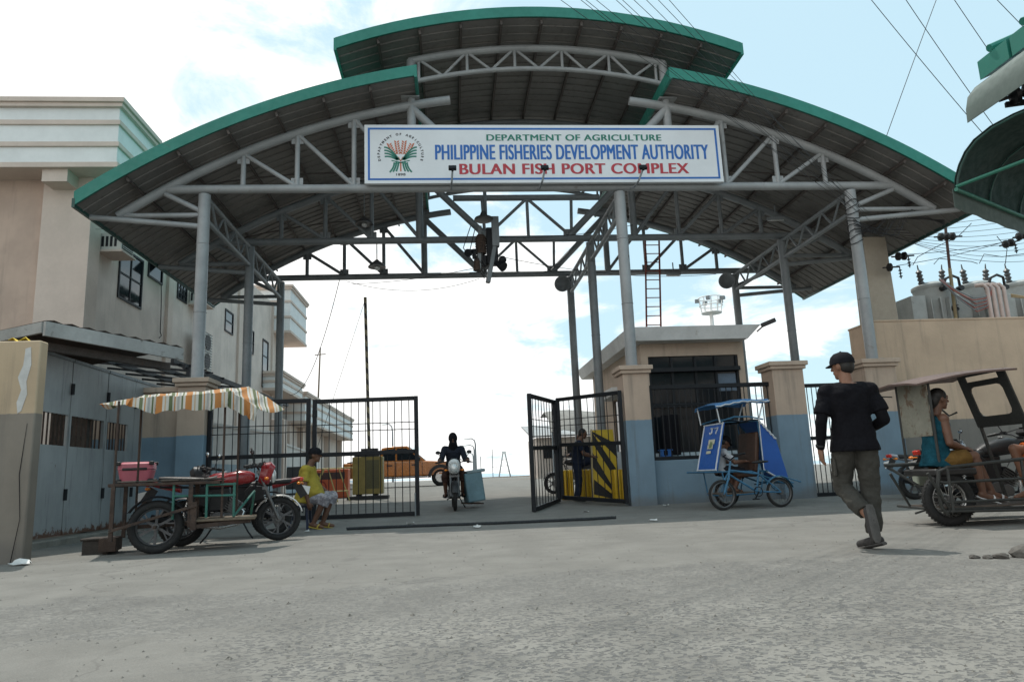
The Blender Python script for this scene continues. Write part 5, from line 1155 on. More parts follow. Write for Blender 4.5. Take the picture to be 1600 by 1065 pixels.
# ================================================================ MOTORCYCLES AND TRICYCLES
def wheel(parent, x, y, r=.30, w=.045, alloy=True, spokes=5, ax=(0, 1, 0), nm='wheel', rimm=None, disc=False, z=None, tread=True):
    z = r if z is None else z; c = V((x, y, z))
    b = MB(); b.torus(c, ax, r-w, w, 40, 10)
    if tread:
        a = V(ax).normalized(); e1 = a.orthogonal().normalized(); e2 = a.cross(e1)
        for k in range(44):
            an = 2*PI*k/44; e = e1*math.cos(an)+e2*math.sin(an); tg_ = a.cross(e)
            for s in (-1, 1): b.box(c+e*(r-.004)+a*s*w*.38, (.007, .016, w*.5), Mx((e, tg_, a)).transposed())
    wl = b.build(nm, MT['rubber'], parent, world=False, ang=50)
    b = MB(); b.torus(c, ax, r-w*2.0, .014, 40, 8, 2.0); a = V(ax).normalized(); e1 = a.orthogonal().normalized(); e2 = a.cross(e1); R0 = r-w*2.0
    if alloy:
        for k in range(spokes):
            an = 2*PI*k/spokes+.3; e = e1*math.cos(an)+e2*math.sin(an); b.bar(c+e*.03, c+e*R0, .030, .020, a)
            an += .34; f = e1*math.cos(an)+e2*math.sin(an); b.bar(c+e*.09, c+f*R0, .016, .014, a)
    else:
        for k in range(20):
            an = 2*PI*k/20; bn = an+(.5 if k % 2 else -.5); b.cyl(c+(e1*math.cos(bn)+e2*math.sin(bn))*.035+a*(.03 if k % 4 < 2 else -.03), c+(e1*math.cos(an)+e2*math.sin(an))*R0, .0022, n=4)
    b.build('rim', rimm or MT['alu'], wl, world=False)
    b = MB(); b.cyl(c-a*.055, c+a*.055, .042, n=16); b.cyl(c-a*.075, c+a*.075, .014, n=8)
    if disc: b.cyl(c+a*.048, c+a*.054, .085, n=24)
    b.build('hub', MT['alu'], wl, world=False); return wl
def fender(parent, x, r, a0, a1, w, mt_, nm, y=0, z=.30):
    b = MB(); g = []
    for i in range(15):
        an = R(a0+(a1-a0)*i/14); g.append([(x+(r-.012*abs(q)*abs(q))*math.cos(an), y+q*w/2, z+(r-.02*q*q)*math.sin(an)) for q in (-1, -.6, 0, .6, 1)])
    b.sheet(g, .006); return b.build(nm, mt_, parent, world=False)
def motorcycle(label, loc, rz, paint, fend, group=None, alloy=True, front_paint=None, rack=False, seat_top=.80, box=None, name='motorcycle', cat='motorcycle', tall_screen=False):
    t = thing(name, label, cat, loc, rz, group); L = 1.26; k = dict(world=False)
    wheel(t, 0, 0, .30, .05, alloy, 5, rimm=MT['rimdark']); fw = wheel(t, L, 0, .30, .042, alloy, 6, rimm=MT['rimdark'], disc=True)
    b = MB()
    for s in (-1, 1): b.cyl((L, s*.085, .30), (L-.18, s*.085, .72), .024, n=12); b.cyl((L-.18, s*.085, .72), (L-.29, s*.08, .98), .019, n=12)
    b.box((L-.19, 0, .73), (.07, .22, .04)); b.box((L-.275, 0, .95), (.07, .2, .03)); b.build('fork', MT['alu'], t, **k)
    fender(t, L, .335, 15, 160, .12, fend, 'front_fender'); fender(t, 0, .345, 20, 150, .15, MT['blackplastic'], 'rear_fender', z=.33)
    b = MB()
    for s in (-1, 1):
        b.tube([(L-.30, 0, .88), (L-.42, s*.05, .80), (.45, s*.09, .76), (.10, s*.10, .78), (-.28, s*.09, .80)], .016, 8); b.tube([(L-.30, 0, .84), (L-.40, s*.06, .50), (L-.50, s*.08, .30), (.35, s*.09, .27), (.33, s*.09, .74)], .016, 8)
        b.tube([(.36, s*.09, .33), (0, s*.10, .30)], .02, 8); b.cyl((0, s*.115, .33), (.10, s*.11, .72), .012, n=8)
    b.build('frame', MT['black'], t, **k)
    for s in (-1, 1):
        b = MB(); b.cyl((.02, s*.115, .34), (.10, s*.115, .70), .014, n=8)
        for q in range(9): z = .36+.032*q; c = V((.02+.085*(z-.33)/.36, s*.115, z)); b.torus(c, (.22, 0, 1), .024, .006, 12, 5)
        b.build('shock_absorber', MT['chrome'], t, **k)
    b = MB()   # control cables, plate, chain guard
    for s, y in ((-1, .28), (1, .26), (1, .2)): b.tube([(L-.34, s*y, 1.05), (L-.20, s*y*.6, 1.10), (L-.17, s*.08, .98), (L-.26, s*.05, .86), (L-.40, s*.09, .72), (.7, s*.12, .45)], .005, 5)
    b.tube([(L-.19, .09, .70), (L-.10, .10, .50), (L-.02, .09, .36)], .005, 5); b.build('control_cable', MT['blackplastic'], t, **k)
    b = MB(); b.bar((.02, .135, .37), (.40, .135, .40), .02, .06); b.build('chain_guard', MT['black'], t, bevel=.01, **k)
    b = MB(); b.bar((-.475, 0, .62), (-.50, 0, .74), .15, .006, (0, 1, 0)); b.build('number_plate', MT['white'], t, **k)
    b = MB(); b.bx(.36, .66, -.10, .10, .25, .42); b.cyl((.46, -.14, .34), (.46, .14, .34), .10, n=20); b.cyl((.60, -.13, .32), (.60, .13, .32), .085, n=20)
    b.bar((.60, 0, .40), (.72, 0, .58), .16, .17); e = b.build('engine', MT['alu'], t, bevel=.012, **k)
    b = MB()
    for q in range(6): p = V((.625, 0, .43)).lerp(V((.71, 0, .56)), q/5); b.box(p, (.008, .22, .22), Mx.Rotation(R(-56), 3, 'Y'))
    b.build('fins', MT['alu'], e, **k)
    b = MB(); b.bx(.26, .60, -.085, .085, .44, .76); b.bx(.08, .30, -.10, .10, .50, .74); b.build('air_box', MT['blackplastic'], t, bevel=.02, **k)
    b = MB(); b.tube([(.72, -.05, .52), (.80, -.09, .42), (.74, -.13, .26), (.5, -.15, .22), (.1, -.17, .27), (-.05, -.17, .30)], .02, 10); b.build('exhaust', MT['chrome'], t, **k)
    b = MB(); b.cyl((.10, -.17, .27), (-.36, -.175, .40), .038, .05, 16); b.build('muffler', MT['black'], t, **k)
    b = MB(); loft(b, [((.33, 0, .80), (0, .07, 0), (0, 0, .05)), ((.42, 0, .83), (0, .105, 0), (0, 0, .085)), ((.58, 0, .86), (0, .135, 0), (0, 0, .105)), ((.74, 0, .885), (0, .14, 0), (0, 0, .105)), ((.86, 0, .89), (0, .115, 0), (0, 0, .085)), ((.93, 0, .885), (0, .05, 0), (0, 0, .05))], 24, 2.6); tk = b.build('fuel_tank', paint, t, **k)
    b = MB(); b.cyl((.70, 0, .985), (.705, 0, 1.0), .035, n=18); b.build('filler_cap', MT['chrome'], tk, **k)
    b = MB(); loft(b, [((-.30, 0, seat_top+.03), (0, .08, 0), (0, 0, .03)), ((-.22, 0, seat_top+.02), (0, .115, 0), (0, 0, .045)), ((.08, 0, seat_top), (0, .125, 0), (0, 0, .05)), ((.28, 0, seat_top-.02), (0, .12, 0), (0, 0, .05)), ((.42, 0, seat_top+.01), (0, .09, 0), (0, 0, .04)), ((.46, 0, seat_top+.02), (0, .06, 0), (0, 0, .02))], 22, 3); b.build('seat', MT['leather'], t, **k)
    for s in (-1, 1):
        b = MB(); b.prism([(.06, .58), (.34, .50), (.38, .70), (.30, .78), (.10, .76)], .03, (0, s*.125, 0)); b.build('side_panel', MT['blackplastic'], t, bevel=.012, **k)
    b = MB(); loft(b, [((-.02, 0, .76), (0, .11, 0), (0, 0, .05)), ((-.25, 0, .81), (0, .085, 0), (0, 0, .045)), ((-.42, 0, .855), (0, .05, 0), (0, 0, .028))], 18, 3); b.build('tail_cowl', paint, t, **k)
    b = MB(); b.box((-.44, 0, .84), (.05, .12, .06), Mx.Rotation(R(-15), 3, 'Y')); b.build('tail_light', MT['redglass'], t, bevel=.012, **k)
    b = MB(); b.bar((-.36, 0, .78), (-.48, 0, .58), .12, .012, (0, 1, 0)); b.build('mud_flap', MT['blackplastic'], t, **k)
    b = MB()
    for s in (-1, 1): b.cyl((-.40, s*.06, .78), (-.42, s*.15, .78), .008, n=6); b.ell((-.42, s*.17, .78), (.03, .035, .022)); b.cyl((L-.2, s*.09, .86), (L-.18, s*.16, .86), .008, n=6); b.ell((L-.17, s*.185, .86), (.03, .035, .024))
    b.build('indicator', MT['orangeglass'], t, **k)
    b = MB(); b.tube([(L-.44, -.37, 1.03), (L-.36, -.30, 1.05), (L-.30, -.14, 1.03), (L-.28, -.06, .985), (L-.28, .06, .985), (L-.30, .14, 1.03), (L-.36, .30, 1.05), (L-.44, .37, 1.03)], .012, 10); hb = b.build('handlebar', MT['black'], t, **k)
    for s in (-1, 1):
        b = MB(); b.cyl((L-.38, s*.31, 1.048), (L-.46, s*.39, 1.027), .018, n=12); b.tube([(L-.34, s*.26, 1.05), (L-.33, s*.32, 1.04), (L-.40, s*.42, 1.02)], .007, 6); b.box((L-.34, s*.24, 1.055), (.05, .06, .04)); b.build('grip', MT['blackplastic'], hb, **k)
    for s in (-1, 1):
        b = MB(); b.tube([(L-.34, s*.24, 1.05), (L-.36, s*.30, 1.17), (L-.38, s*.34, 1.22)], .007, 6); b.ell((L-.375, s*.345, 1.25), (.018, .058, .040)); mr = b.build('mirror', MT['blackplastic'], t, **k)
        b = MB(); b.ell((L-.385, s*.345, 1.25), (.012, .052, .034)); b.build('glass', MT['mirror'], mr, **k)
    b = MB(); fp = front_paint or paint
    loft(b, [((L-.10, 0, .905), (0, .10, 0), (.045, 0, .125)), ((L-.17, 0, .93), (0, .13, 0), (.055, 0, .165)), ((L-.26, 0, .95), (0, .10, 0), (.03, 0, .13))], 20, 2.5); hl = b.build('headlight_cowl', fp, t, **k)
    b = MB(); b.ell((L-.085, 0, .895), (.04, .09, .10)); b.build('headlight', MT['lens'], t, **k)
    b = MB(); b.add([V(p) for p in ((L-.16, -.08, 1.0), (L-.16, .08, 1.0), (L-.24, .07, 1.12 if not tall_screen else 1.2), (L-.24, -.07, 1.12 if not tall_screen else 1.2), (L-.17, -.08, 1.0), (L-.17, .08, 1.0), (L-.25, .07, 1.115), (L-.25, -.07, 1.115))], [(0, 1, 2, 3), (7, 6, 5, 4), (0, 4, 5, 1), (1, 5, 6, 2), (2, 6, 7, 3), (3, 7, 4, 0)]); b.build('screen', MT['blackplastic'], t, **k)
    b = MB(); b.box((L-.26, 0, 1.05), (.06, .17, .07), Mx.Rotation(R(35), 3, 'Y')); b.build('dashboard', MT['blackplastic'], t, bevel=.015, **k)
    b = MB(); b.cyl((.42, -.24, .30), (.42, .24, .30), .012, n=8); b.cyl((.18, -.2, .38), (.18, .2, .38), .011, n=8); b.tube([(.40, .12, .25), (.30, .2, .10), (.22, .26, .01)], .012, 8); b.build('footrest', MT['black'], t, **k)
    if rack:
        b = MB(); b.tube([(-.10, .11, .84), (-.75, .11, .86), (-.75, -.11, .86), (-.10, -.11, .84)], .011, 8); b.bar((-.4, -.11, .86), (-.4, .11, .86), .02, .01); b.build('rack', MT['black'], t, **k)
    return t
def at(loc, rz, p): return Mx.Translation(V(loc)) @ Mx.Rotation(rz, 4, 'Z') @ V(p)
# --- cargo tricycle on the left
cream = mat('silver fender', (.45, .45, .44), .3, .6, .1, 6)
CL, CR = (-3.70, 10.40, 0), R(13)
ct = motorcycle('red motorcycle with rusty open cargo sidecar under an orange, white and green striped cloth', CL, CR, MT['red'], cream, rack=True, seat_top=.875, name='cargo_tricycle', cat='tricycle', alloy=True)
k_ = dict(world=False)
wheel(ct, -.17, -1.0, .32, .05, True, 6, nm='sidecar_wheel', rimm=MT['rimdark']); fender(ct, -.17, .37, 10, 150, .17, MT['black'], 'sidecar_fender', -1.0, .32)
b = MB()
for y in (-1.12, -.34): b.bar((-.70, y, .84), (.55, y, .83), .035, .035)
for x in (-.68, -.3, .1, .5): b.bar((x, -1.12, .835), (x, -.34, .835), .035, .04)
for y in (-1.12, -.36):
    b.bar((-.64, y, .18), (-.64, y, .84), .045, .045); b.bar((.22, y, .30), (.22, y, .84), .05, .05)
b.bar((-.66, -1.14, .30), (.30, -1.16, .56), .035, .035); b.bar((.26, -1.13, .26), (.26, -1.13, .60), .07, .06); b.bar((-.66, -.36, .30), (.3, -.36, .32), .05, .05); b.bar((.26, -1.12, .30), (.92, -1.05, .34), .05, .05); b.bar((.26, -.4, .30), (.95, -.4, .34), .05, .05)
b.bar((.3, -.4, .3), (.3, 0, .32), .04, .04); b.bar((-.5, -.4, .5), (-.45, -.05, .6), .04, .04); b.bar((-.17, -1.16, .32), (-.17, -.4, .32), .035, .035)
b.build('sidecar_frame', MT['rust'], ct, bevel=.004, **k_)
b = MB(); b.bx(.24, .98, -1.12, -.38, .355, .385); b.build('floor_plank', MT['wood'], ct, bevel=.006, **k_)
b = MB()
for x in (-.6, -.36, -.12, .12, .36): b.bx(x, x+.20, -1.13, -.33, .866, .885)
b.build('bench_plank', mat('dark worn plank', (.10, .085, .07), .8, 0, .25, 5), ct, bevel=.004, **k_)
b = MB()
for x in (.02, .40, .72): b.cyl((x, -1.08, .40), (x, -1.08, .82), .016, n=8)
b.cyl((.02, -1.08, .68), (.74, -1.08, .66), .015, n=8); b.cyl((.40, -1.08, .80), (.74, -1.08, .80), .015, n=8); b.cyl((.72, -1.08, .4), (.95, -.7, .7), .015, n=8); b.cyl((.9, -.45, .36), (.95, -.7, .7), .015, n=8)
b.build('sidecar_rail', MT['teal'], ct, **k_)
for x, y, z in ((-.64, -1.1, 1.86), (-.50, -.42, 1.94), (.58, -1.08, 1.78), (.72, -.45, 1.96)):
    b = MB(); b.cyl((x, y, .3), (x, y, z), .014, n=8); b.build('canopy_post', MT['rust'], ct, **k_)
b = MB(); b.bx(-.85, -.66, -.7, -.3, .04, .2); b.build('rear_bracket', MT['rust'], ct, **k_)
pk = mat('pink plastic', (.50, .13, .17), .45, 0, .06, 5)
pb = thing('delivery_box', 'pink plastic top box with black corners on the rack of the red tricycle', 'box', at(CL, CR, (-.58, .0, .87)), CR)
b = MB(); loft(b, [((0, 0, .0), (.18, 0, 0), (0, .17, 0)), ((0, 0, .17), (.215, 0, 0), (0, .195, 0))], 24, 6); b.build('body', pk, pb, bevel=.01, **k_)
b = MB(); loft(b, [((0, 0, .175), (.222, 0, 0), (0, .20, 0)), ((0, 0, .25), (.215, 0, 0), (0, .195, 0)), ((0, 0, .275), (.17, 0, 0), (0, .15, 0))], 24, 6); b.build('lid', pk, pb, **k_)
for x in (-1, 1):
    for y in (-1, 1): b = MB(); b.box((x*.195, y*.175, .02), (.07, .07, .06)); b.build('corner_guard', MT['blackplastic'], pb, bevel=.012, **k_); b = MB(); b.box((x*.2, y*.18, .255), (.06, .06, .05)); b.build('corner_guard', MT['blackplastic'], pb, bevel=.012, **k_)
b = MB(); b.box((0, -.2, .18), (.3, .02, .035)); b.build('latch', MT['blackplastic'], pb, bevel=.012, **k_)
def stripes_mat():
    mt, n, l, p = _new('striped awning cloth'); co = n.new('ShaderNodeTexCoord').outputs['Object']; sx = n.new('ShaderNodeSeparateXYZ'); l.new(co, sx.inputs[0])
    x = mth(n, l, 'ADD', sx.outputs[0], mth(n, l, 'MULTIPLY', sx.outputs[1], .10)); fr_ = mth(n, l, 'FRACT', mth(n, l, 'DIVIDE', x, .345)); rp = n.new('ShaderNodeValToRGB'); rp.color_ramp.interpolation = 'CONSTANT'; e = rp.color_ramp.elements
    O, Wt, G, P_ = (.54, .23, .065), (.62, .60, .54), (.15, .18, .085), (.56, .39, .24)
    cols = [(0, O), (.22, Wt), (.30, P_), (.34, Wt), (.44, G), (.56, Wt), (.62, O), (.66, Wt), (.72, (.42, .42, .40)), (.80, Wt), (.86, G), (.92, Wt)]
    e[0].position = 0; e[0].color = (*cols[0][1], 1); e[1].position = cols[1][0]; e[1].color = (*cols[1][1], 1)
    for q, c in cols[2:]: z = e.new(q); z.color = (*c, 1)
    l.new(fr_, rp.inputs[0]); nn = noise(n, l, 7, 5, .6, co); c = mixc(n, l, remap(n, l, nn, .5, .8, 0, .35), rp.outputs[0], (.25, .21, .16)); l.new(c, p.inputs['Base Color']); p.inputs['Roughness'].default_value = .8
    tr_ = n.new('ShaderNodeBsdfTranslucent'); l.new(c, tr_.inputs[0]); ms = n.new('ShaderNodeMixShader'); ms.inputs[0].default_value = .3; l.new(p.outputs[0], ms.inputs[1]); l.new(tr_.outputs[0], ms.inputs[2])
    l.new(ms.outputs[0], [q for q in n if q.type == 'OUTPUT_MATERIAL'][0].inputs[0]); return mt
cols = [(-4.66, 1.93, -4.40, 1.86, 1.845), (-4.25, 2.06, -4.02, 1.92, 1.82), (-3.92, 2.08, -3.74, 1.93, 1.70), (-3.55, 2.09, -3.44, 1.93, 1.75), (-3.15, 2.12, -3.02, 1.95, 1.73), (-2.83, 2.14, -2.82, 1.97, 1.79), (-2.60, 2.00, -2.64, 1.86, 1.65), (-2.33, 1.80, -2.47, 1.74, 1.57)]
g = []
for i in range(57):
    f = i/56*(len(cols)-1); a = min(int(f), len(cols)-2); w_ = f-a; w_ = w_*w_*(3-2*w_); ub, zb_, uf, zf, zh = [cols[a][q]*(1-w_)+cols[a+1][q]*w_ for q in range(5)]
    r1 = .018*math.sin(i*.9)+.012*math.sin(i*2.3+1); row = []
    for s in range(9): q = s/8; row.append((ub+(uf-ub)*q, 10.30-.88*q, zb_+(zf-zb_)*q-.05*math.sin(PI*q)*(1+.4*math.sin(f*PI*2))+r1*.4*math.sin(q*5+i*.3)))
    for s in range(1, 6): q = s/5; row.append((uf+.03*math.sin(i*.55)*q, 9.42-.05*q+r1*1.6*q, zf+(zh-zf)*q+.01*math.sin(i*1.3)*q))
    g.append(row)
b = MB(); b.sheet(g, .004); b.build('cloth_canopy', stripes_mat(), ct)
b = MB(); b.bx(-4.66, -4.34, 9.72, 10.02, -.02, .17); b.bx(-4.68, -4.32, 9.70, 10.04, .17, .20); tag(b.build('step_block', mat('dark damp wood', (.055, .045, .038), .85, 0, .3, 6), bevel=.012), 'low dark wooden step beside the kerb behind the cargo tricycle', 'block')
# second red motorcycle parked behind it, nose to the left
m2 = motorcycle('red and black motorcycle parked behind the cargo tricycle, facing the shed gate', (-2.78, 11.55, -.0), R(184), MT['red'], MT['blackplastic'], front_paint=MT['blackplastic'])
# --- rider coming out of the gate
RL, RRZ = (.02, 17.0, gz(16.6)-.02), R(-89)
motorcycle('black motorcycle with white front cowl coming out of the gate toward the camera', RL, RRZ, MT['blackplastic'], MT['blackplastic'], front_paint=MT['white'], alloy=True)
def rider(label, loc, rz, shirt, pants, skin, lean=.08, **kw):
    return person(label, loc, rz, dict(pel=(.22, 0, .93), ch=(.30+lean, 0, 1.38), head=(.38+lean, 0, 1.565), face=(1, 0, -.08),
        shL=(.29+lean, .20, 1.34), elL=(.46, .27, 1.10), wrL=(.78, .31, 1.09), hdL=(.9, .1, -.3), pnL=(0, 0, -1), shR=(.29+lean, -.20, 1.34), elR=(.46, -.27, 1.10), wrR=(.78, -.31, 1.09), hdR=(.9, -.1, -.3), pnR=(0, 0, -1),
        hipL=(.25, .10, .90), knL=(.64, .20, .74), anL=(.44, .19, .36), toL=(.60, .21, .31), hipR=(.25, -.10, .90), knR=(.64, -.20, .74), anR=(.44, -.19, .36), toR=(.60, -.21, .31), curl=(1.2, 0, 0)), skin, shirt, pants, **kw)
rider('hooded rider in dark navy jersey on the motorcycle coming out of the gate', RL, RRZ, fabric('dark navy jersey', (.022, .026, .038)), fabric('brown shorts', (.06, .035, .03)), 'skin2', sleeve='long', leg='three', hair=False, hood=fabric('dark hood', (.012, .012, .014)), sandal=MT['blackplastic'], tuck=-.12)
b_ = MB(); b_.add([(x, 15.689, z) for x, z in ((0, 0),)]*0, [])
cbx = thing('cooler_box', 'worn pale blue cooler box slung on the left side of the moving motorcycle', 'cooler', (.45, 16.55, .15), R(8))
bl = mat('worn pale blue box', (.14, .24, .28), .6, 0, .15, 3, ((.30, .29, .26), .15, 5), ((.07, .06, .05), .12, 7))
rt = Mx.Rotation(R(-7), 3, 'Y'); b = MB(); b.box((.0, 0, .40), (.40, .62, .64), rt); b.build('body', bl, cbx, bevel=.03, **k_)
b = MB(); b.box((.03, 0, .74), (.42, .64, .07), rt); b.build('lid', mat('grey blue lid', (.20, .27, .29), .6, 0, .15, 4), cbx, bevel=.02, **k_)
b = MB()
for y in (-.22, .22): b.bar((-.24, y, .05), (.2, y, .03), .03, .03)
b.build('carrier', MT['rust'], cbx, **k_)
# --- motorcycles behind the right gate
motorcycle('dark motorcycle parked inside the port behind the right gate', (4.15, 20.6, gz(20.6)), R(172), MT['blackplastic'], MT['blackplastic'])
rider('person in dark navy sitting on the parked motorcycle behind the folded gate', (4.15, 20.6, gz(20.6)), R(172), nav, nav, 'skin2', sleeve='long', leg='long', shoes=MT['blackplastic'], tuck=-.1)
# --- parked motorcycle by the right pillar
motorcycle('silver and black motorcycle parked against the yard wall behind the brown tricycle', (8.86, 13.42, 0), R(4), mat('silver blue bodywork', (.36, .38, .42), .3, .2, .06, 4, coat=.4), MT['blackplastic'])
# --- blue pedicab
bp = mat('worn blue cycle paint', (.035, .14, .25), .5, 0, .2, 8, (RUST, .12, 12)); tarp = mat('royal blue vinyl', (.010, .088, .36), .42, 0, .10, 2, ((.02, .05, .2), .2, 3)); tarp2 = mat('faded blue vinyl', (.05, .16, .34), .5, 0, .15, 3)
trim = mat('white scalloped trim', (.55, .58, .6), .6, 0, .1, 9); brn = mat('dark brown upholstery', (.06, .028, .016), .6, 0, .25, 5)
PL, PR = (5.95, 12.93, 0), R(188)
pc = thing('pedicab', 'blue pedicab with vinyl-covered sidecar parked in front of the railed wall', 'pedicab', PL, PR)
for x in (0, 1.15): wheel(pc, x, 0, .27, .026, False, nm='wheel', rimm=MT['alu'], tread=False)
wheel(pc, .52, -.98, .26, .028, False, nm='sidecar_wheel', rimm=MT['alu'], tread=False)
fender(pc, 0, .30, 30, 165, .06, bp, 'mudguard', 0, .27)
b = MB(); b.tube([(1.15, .05, .27), (1.02, .05, .58), (.98, 0, .66), (.93, 0, .86)], .018, 8); b.tube([(1.15, -.05, .27), (1.02, -.05, .58), (.98, 0, .66)], .018, 8); b.build('fork', bp, pc, **k_)
b = MB(); b.tube([(.97, 0, .70), (.45, 0, .62), (.40, 0, .62)], .018, 8); b.tube([(.98, 0, .62), (.46, 0, .30)], .02, 8); b.tube([(.36, 0, .80), (.46, 0, .30)], .017, 8)
for s in (-.06, .06): b.tube([(.46, 0, .30), (0, s, .27)], .014, 8); b.tube([(.40, 0, .62), (0, s, .27)], .012, 8)
b.build('frame', bp, pc, **k_)
b = MB(); b.tube([(.86, .28, .98), (.95, .22, .95), (.93, 0, .88), (.95, -.22, .95), (.86, -.28, .98)], .013, 8); b.cyl((.86, .20, .975), (.80, .30, .985), .018, n=8); b.build('handlebar', MT['black'], pc, **k_)
b = MB(); loft(b, [((.22, 0, .83), (0, .09, 0), (0, 0, .02)), ((.34, 0, .83), (0, .07, 0), (0, 0, .03)), ((.50, 0, .82), (0, .02, 0), (0, 0, .015))], 16); b.build('saddle', MT['leather'], pc, **k_)
b = MB(); b.torus((.46, .05, .30), (0, 1, 0), .085, .008, 24, 6); b.bar((.46, .07, .30), (.56, .09, .18), .02, .02); b.bar((.46, -.07, .30), (.36, -.09, .42), .02, .02); b.box((.57, .13, .175), (.09, .09, .02)); b.box((.35, -.13, .425), (.09, .09, .02)); b.build('crank', MT['black'], pc, **k_)
b = MB(); b.tube([(-.02, .05, .56), (-.42, .05, .44), (-.45, -.05, .44)], .012, 8)
for x in (.55, .15, -.3): b.bar((x, -.06, .66 if x > 0 else .44), (x, -1.05, .66 if x > 0 else .44), .03, .03)
b.build('link_bar', bp, pc, **k_)
sc0 = MB()   # sidecar frame, floor, racks (local: x forward = left in the picture, -y = away from camera)
for y in (-.30, -1.02):
    sc0.tube([(1.30, y, .68), (.35, y, .66), (-.28, y, .42), (-.50, y, .42)], .016, 8); sc0.tube([(1.05, y, .66), (.82, y, 1.58), (.12, y, 1.60), (.08, y, .66)], .014, 8); sc0.tube([(.12, y, 1.60), (-.22, y, 1.22), (-.36, y, .50)], .014, 8); sc0.cyl((.9, y, .24), (.95, y, .66), .014, n=8); sc0.cyl((.9, y, .24), (.2, y, .26), .014, n=8); sc0.cyl((.2, y, .26), (.1, y, .64), .014, n=8)
for x, z in ((1.30, .68), (1.18, .68), (1.06, .67), (.35, .66), (-.50, .42), (-.40, .42), (.12, 1.6), (.82, 1.58), (.9, .24), (.2, .26)): sc0.cyl((x, -.30, z), (x, -1.02, z), .013, n=8)
sc0.build('sidecar_frame', bp, pc, **k_)
b = MB(); b.bx(.2, .92, -1.0, -.32, .262, .28); b.build('sidecar_floor', MT['wood'], pc, **k_)
b = MB(); b.add([(1.08, -.27, .70), (1.08, -1.03, .70), (.84, -1.03, 1.58), (.84, -.27, 1.58), (1.06, -.27, .70), (1.06, -1.03, .70), (.82, -1.03, 1.58), (.82, -.27, 1.58)], [(0, 1, 2, 3), (7, 6, 5, 4), (0, 4, 5, 1), (1, 5, 6, 2), (2, 6, 7, 3), (3, 7, 4, 0)]); fpn = b.build('front_panel', tarp, pc, **k_)
def on_front(a, h): z = .70+.88*h; return V((1.085-.24*h, -1.03+.76*a, z))   # a from far (0) to near (1) edge
b = MB(); b.tube([on_front(.97, i/14)+V((.0, 0, .008*(-1)**i)) for i in range(15)], .016, 6); b.tube([on_front(i/10, .015) for i in range(11)], .014, 6); b.tube([on_front(i/10, .985) for i in range(11)], .014, 6); b.tube([on_front(.03, i/14) for i in range(15)], .014, 6); b.build('trim', trim, fpn, **k_)
b = MB()
def stroke(pts, w): b.tube([on_front(a, h)+V((.006, 0, 0)) for a, h in pts], w, 6)
stroke([(.42, .90), (.55, .90), (.49, .90), (.49, .80), (.42, .78), (.38, .81)], .013); stroke([(.62, .89), (.78, .91), (.70, .78)], .013)
b.build('lettering', trim, fpn, **k_)
b = MB(); mk = mat('cream badge', (.50, .50, .38), .6, 0, .1, 9)
def patch(a0, a1, h0, h1): b.add([on_front(a, h)+V((.008, 0, .001)) for a, h in ((a0, h0), (a1, h0), (a1, h1), (a0, h1))], [(0, 1, 2, 3)])
patch(.40, .72, .56, .66); patch(.38, .66, .46, .55); patch(.36, .60, .36, .42); b.build('badge', mk, fpn, **k_)
b = MB(); b.add([on_front(a, h)+V((.010, 0, .001)) for a, h in ((.46, .48), (.6, .48), (.62, .6), (.5, .62))], [(0, 1, 2, 3)]); b.build('badge_mark', mat('olive mark', (.16, .22, .10), .6), fpn, **k_)
b = MB(); b.prism([(.11, .68), (.11, 1.59), (-.21, 1.24), (-.40, .46), (-.10, .56)], .012, (0, -.275, 0)); sp_ = b.build('side_panel', tarp, pc, **k_)
b = MB(); b.tube([(.11-.32*i/10, -.262, 1.59-.35*i/10+.012*(-1)**i) for i in range(11)], .018, 6); b.tube([(.11, -.262, .68+.91*i/10) for i in range(11)], .010, 6); b.tube([(.11, -.262, .68), (-.10, -.262, .56), (-.40, -.262, .46)], .016, 6); b.build('trim', trim, sp_, **k_)
b = MB(); b.sheet([[(.11-.32*q, y, 1.60-.36*q) for y in (-.28, -.65, -1.03)] for q in (0, .5, 1)]+[[(-.21-.17*q, y, 1.24-.78*q) for y in (-.28, -.65, -1.03)] for q in (.5, 1)], .01); b.build('rear_cover', tarp, pc, **k_)
b = MB(); b.sheet([[(.84-.73*q, y, 1.60+.02*math.sin(q*9)) for y in (-.27, -.65, -1.03)] for q in [i/8 for i in range(9)]], .02); b.build('sidecar_roof', MT['cap'], pc, **k_)
b = MB(); b.bx(.12, .62, -.98, -.34, .56, .66); b.box((.16, -.66, 1.02), (.09, .64, .75), Mx.Rotation(R(-8), 3, 'Y')); b.build('seat', brn, pc, bevel=.03, **k_)
b = MB(); g = []
for i in range(13):
    q = i/12; x = 1.02-1.12*q; z = 1.93+.09*min(1, q*2.2)-.0*q+(.012*math.sin(i*1.1)); g.append([(x, y, z-.03*abs(y+.62)/.42-(.06 if j in (0, 4) else 0)) for j, y in enumerate((-.18, -.22, -.62, -1.0, -1.04))])
b.sheet(g, .012); b.build('top_canopy', tarp2, pc, **k_)
b = MB()
for x, y, z in ((.98, -.25, 1.92), (.98, -1.0, 1.92), (-.02, -.25, 2.0), (-.02, -1.0, 2.0)): b = MB(); b.cyl((x-.05 if x > .5 else x+.15, y, 1.58), (x, y, z), .013, n=8); b.build('canopy_post', trim, pc, **k_)
b = MB(); b.tube([(1.02-1.12*i/12, -.172, 1.865+.09*min(1, i/12*2.2)+.008*(-1)**i) for i in range(13)], .013, 6); b.build('canopy_trim', trim, pc, **k_)
for y in (-.3, -1): b = MB(); b.tube([(.9, y, 1.6), (.6, y, 1.68), (.3, y, 1.68), (-.0, y, 1.62)], .016, 6); b.build('roof_rail', bp, pc, **k_)
wsh = fabric('pale grey striped shirt', (.42, .43, .45), .12)
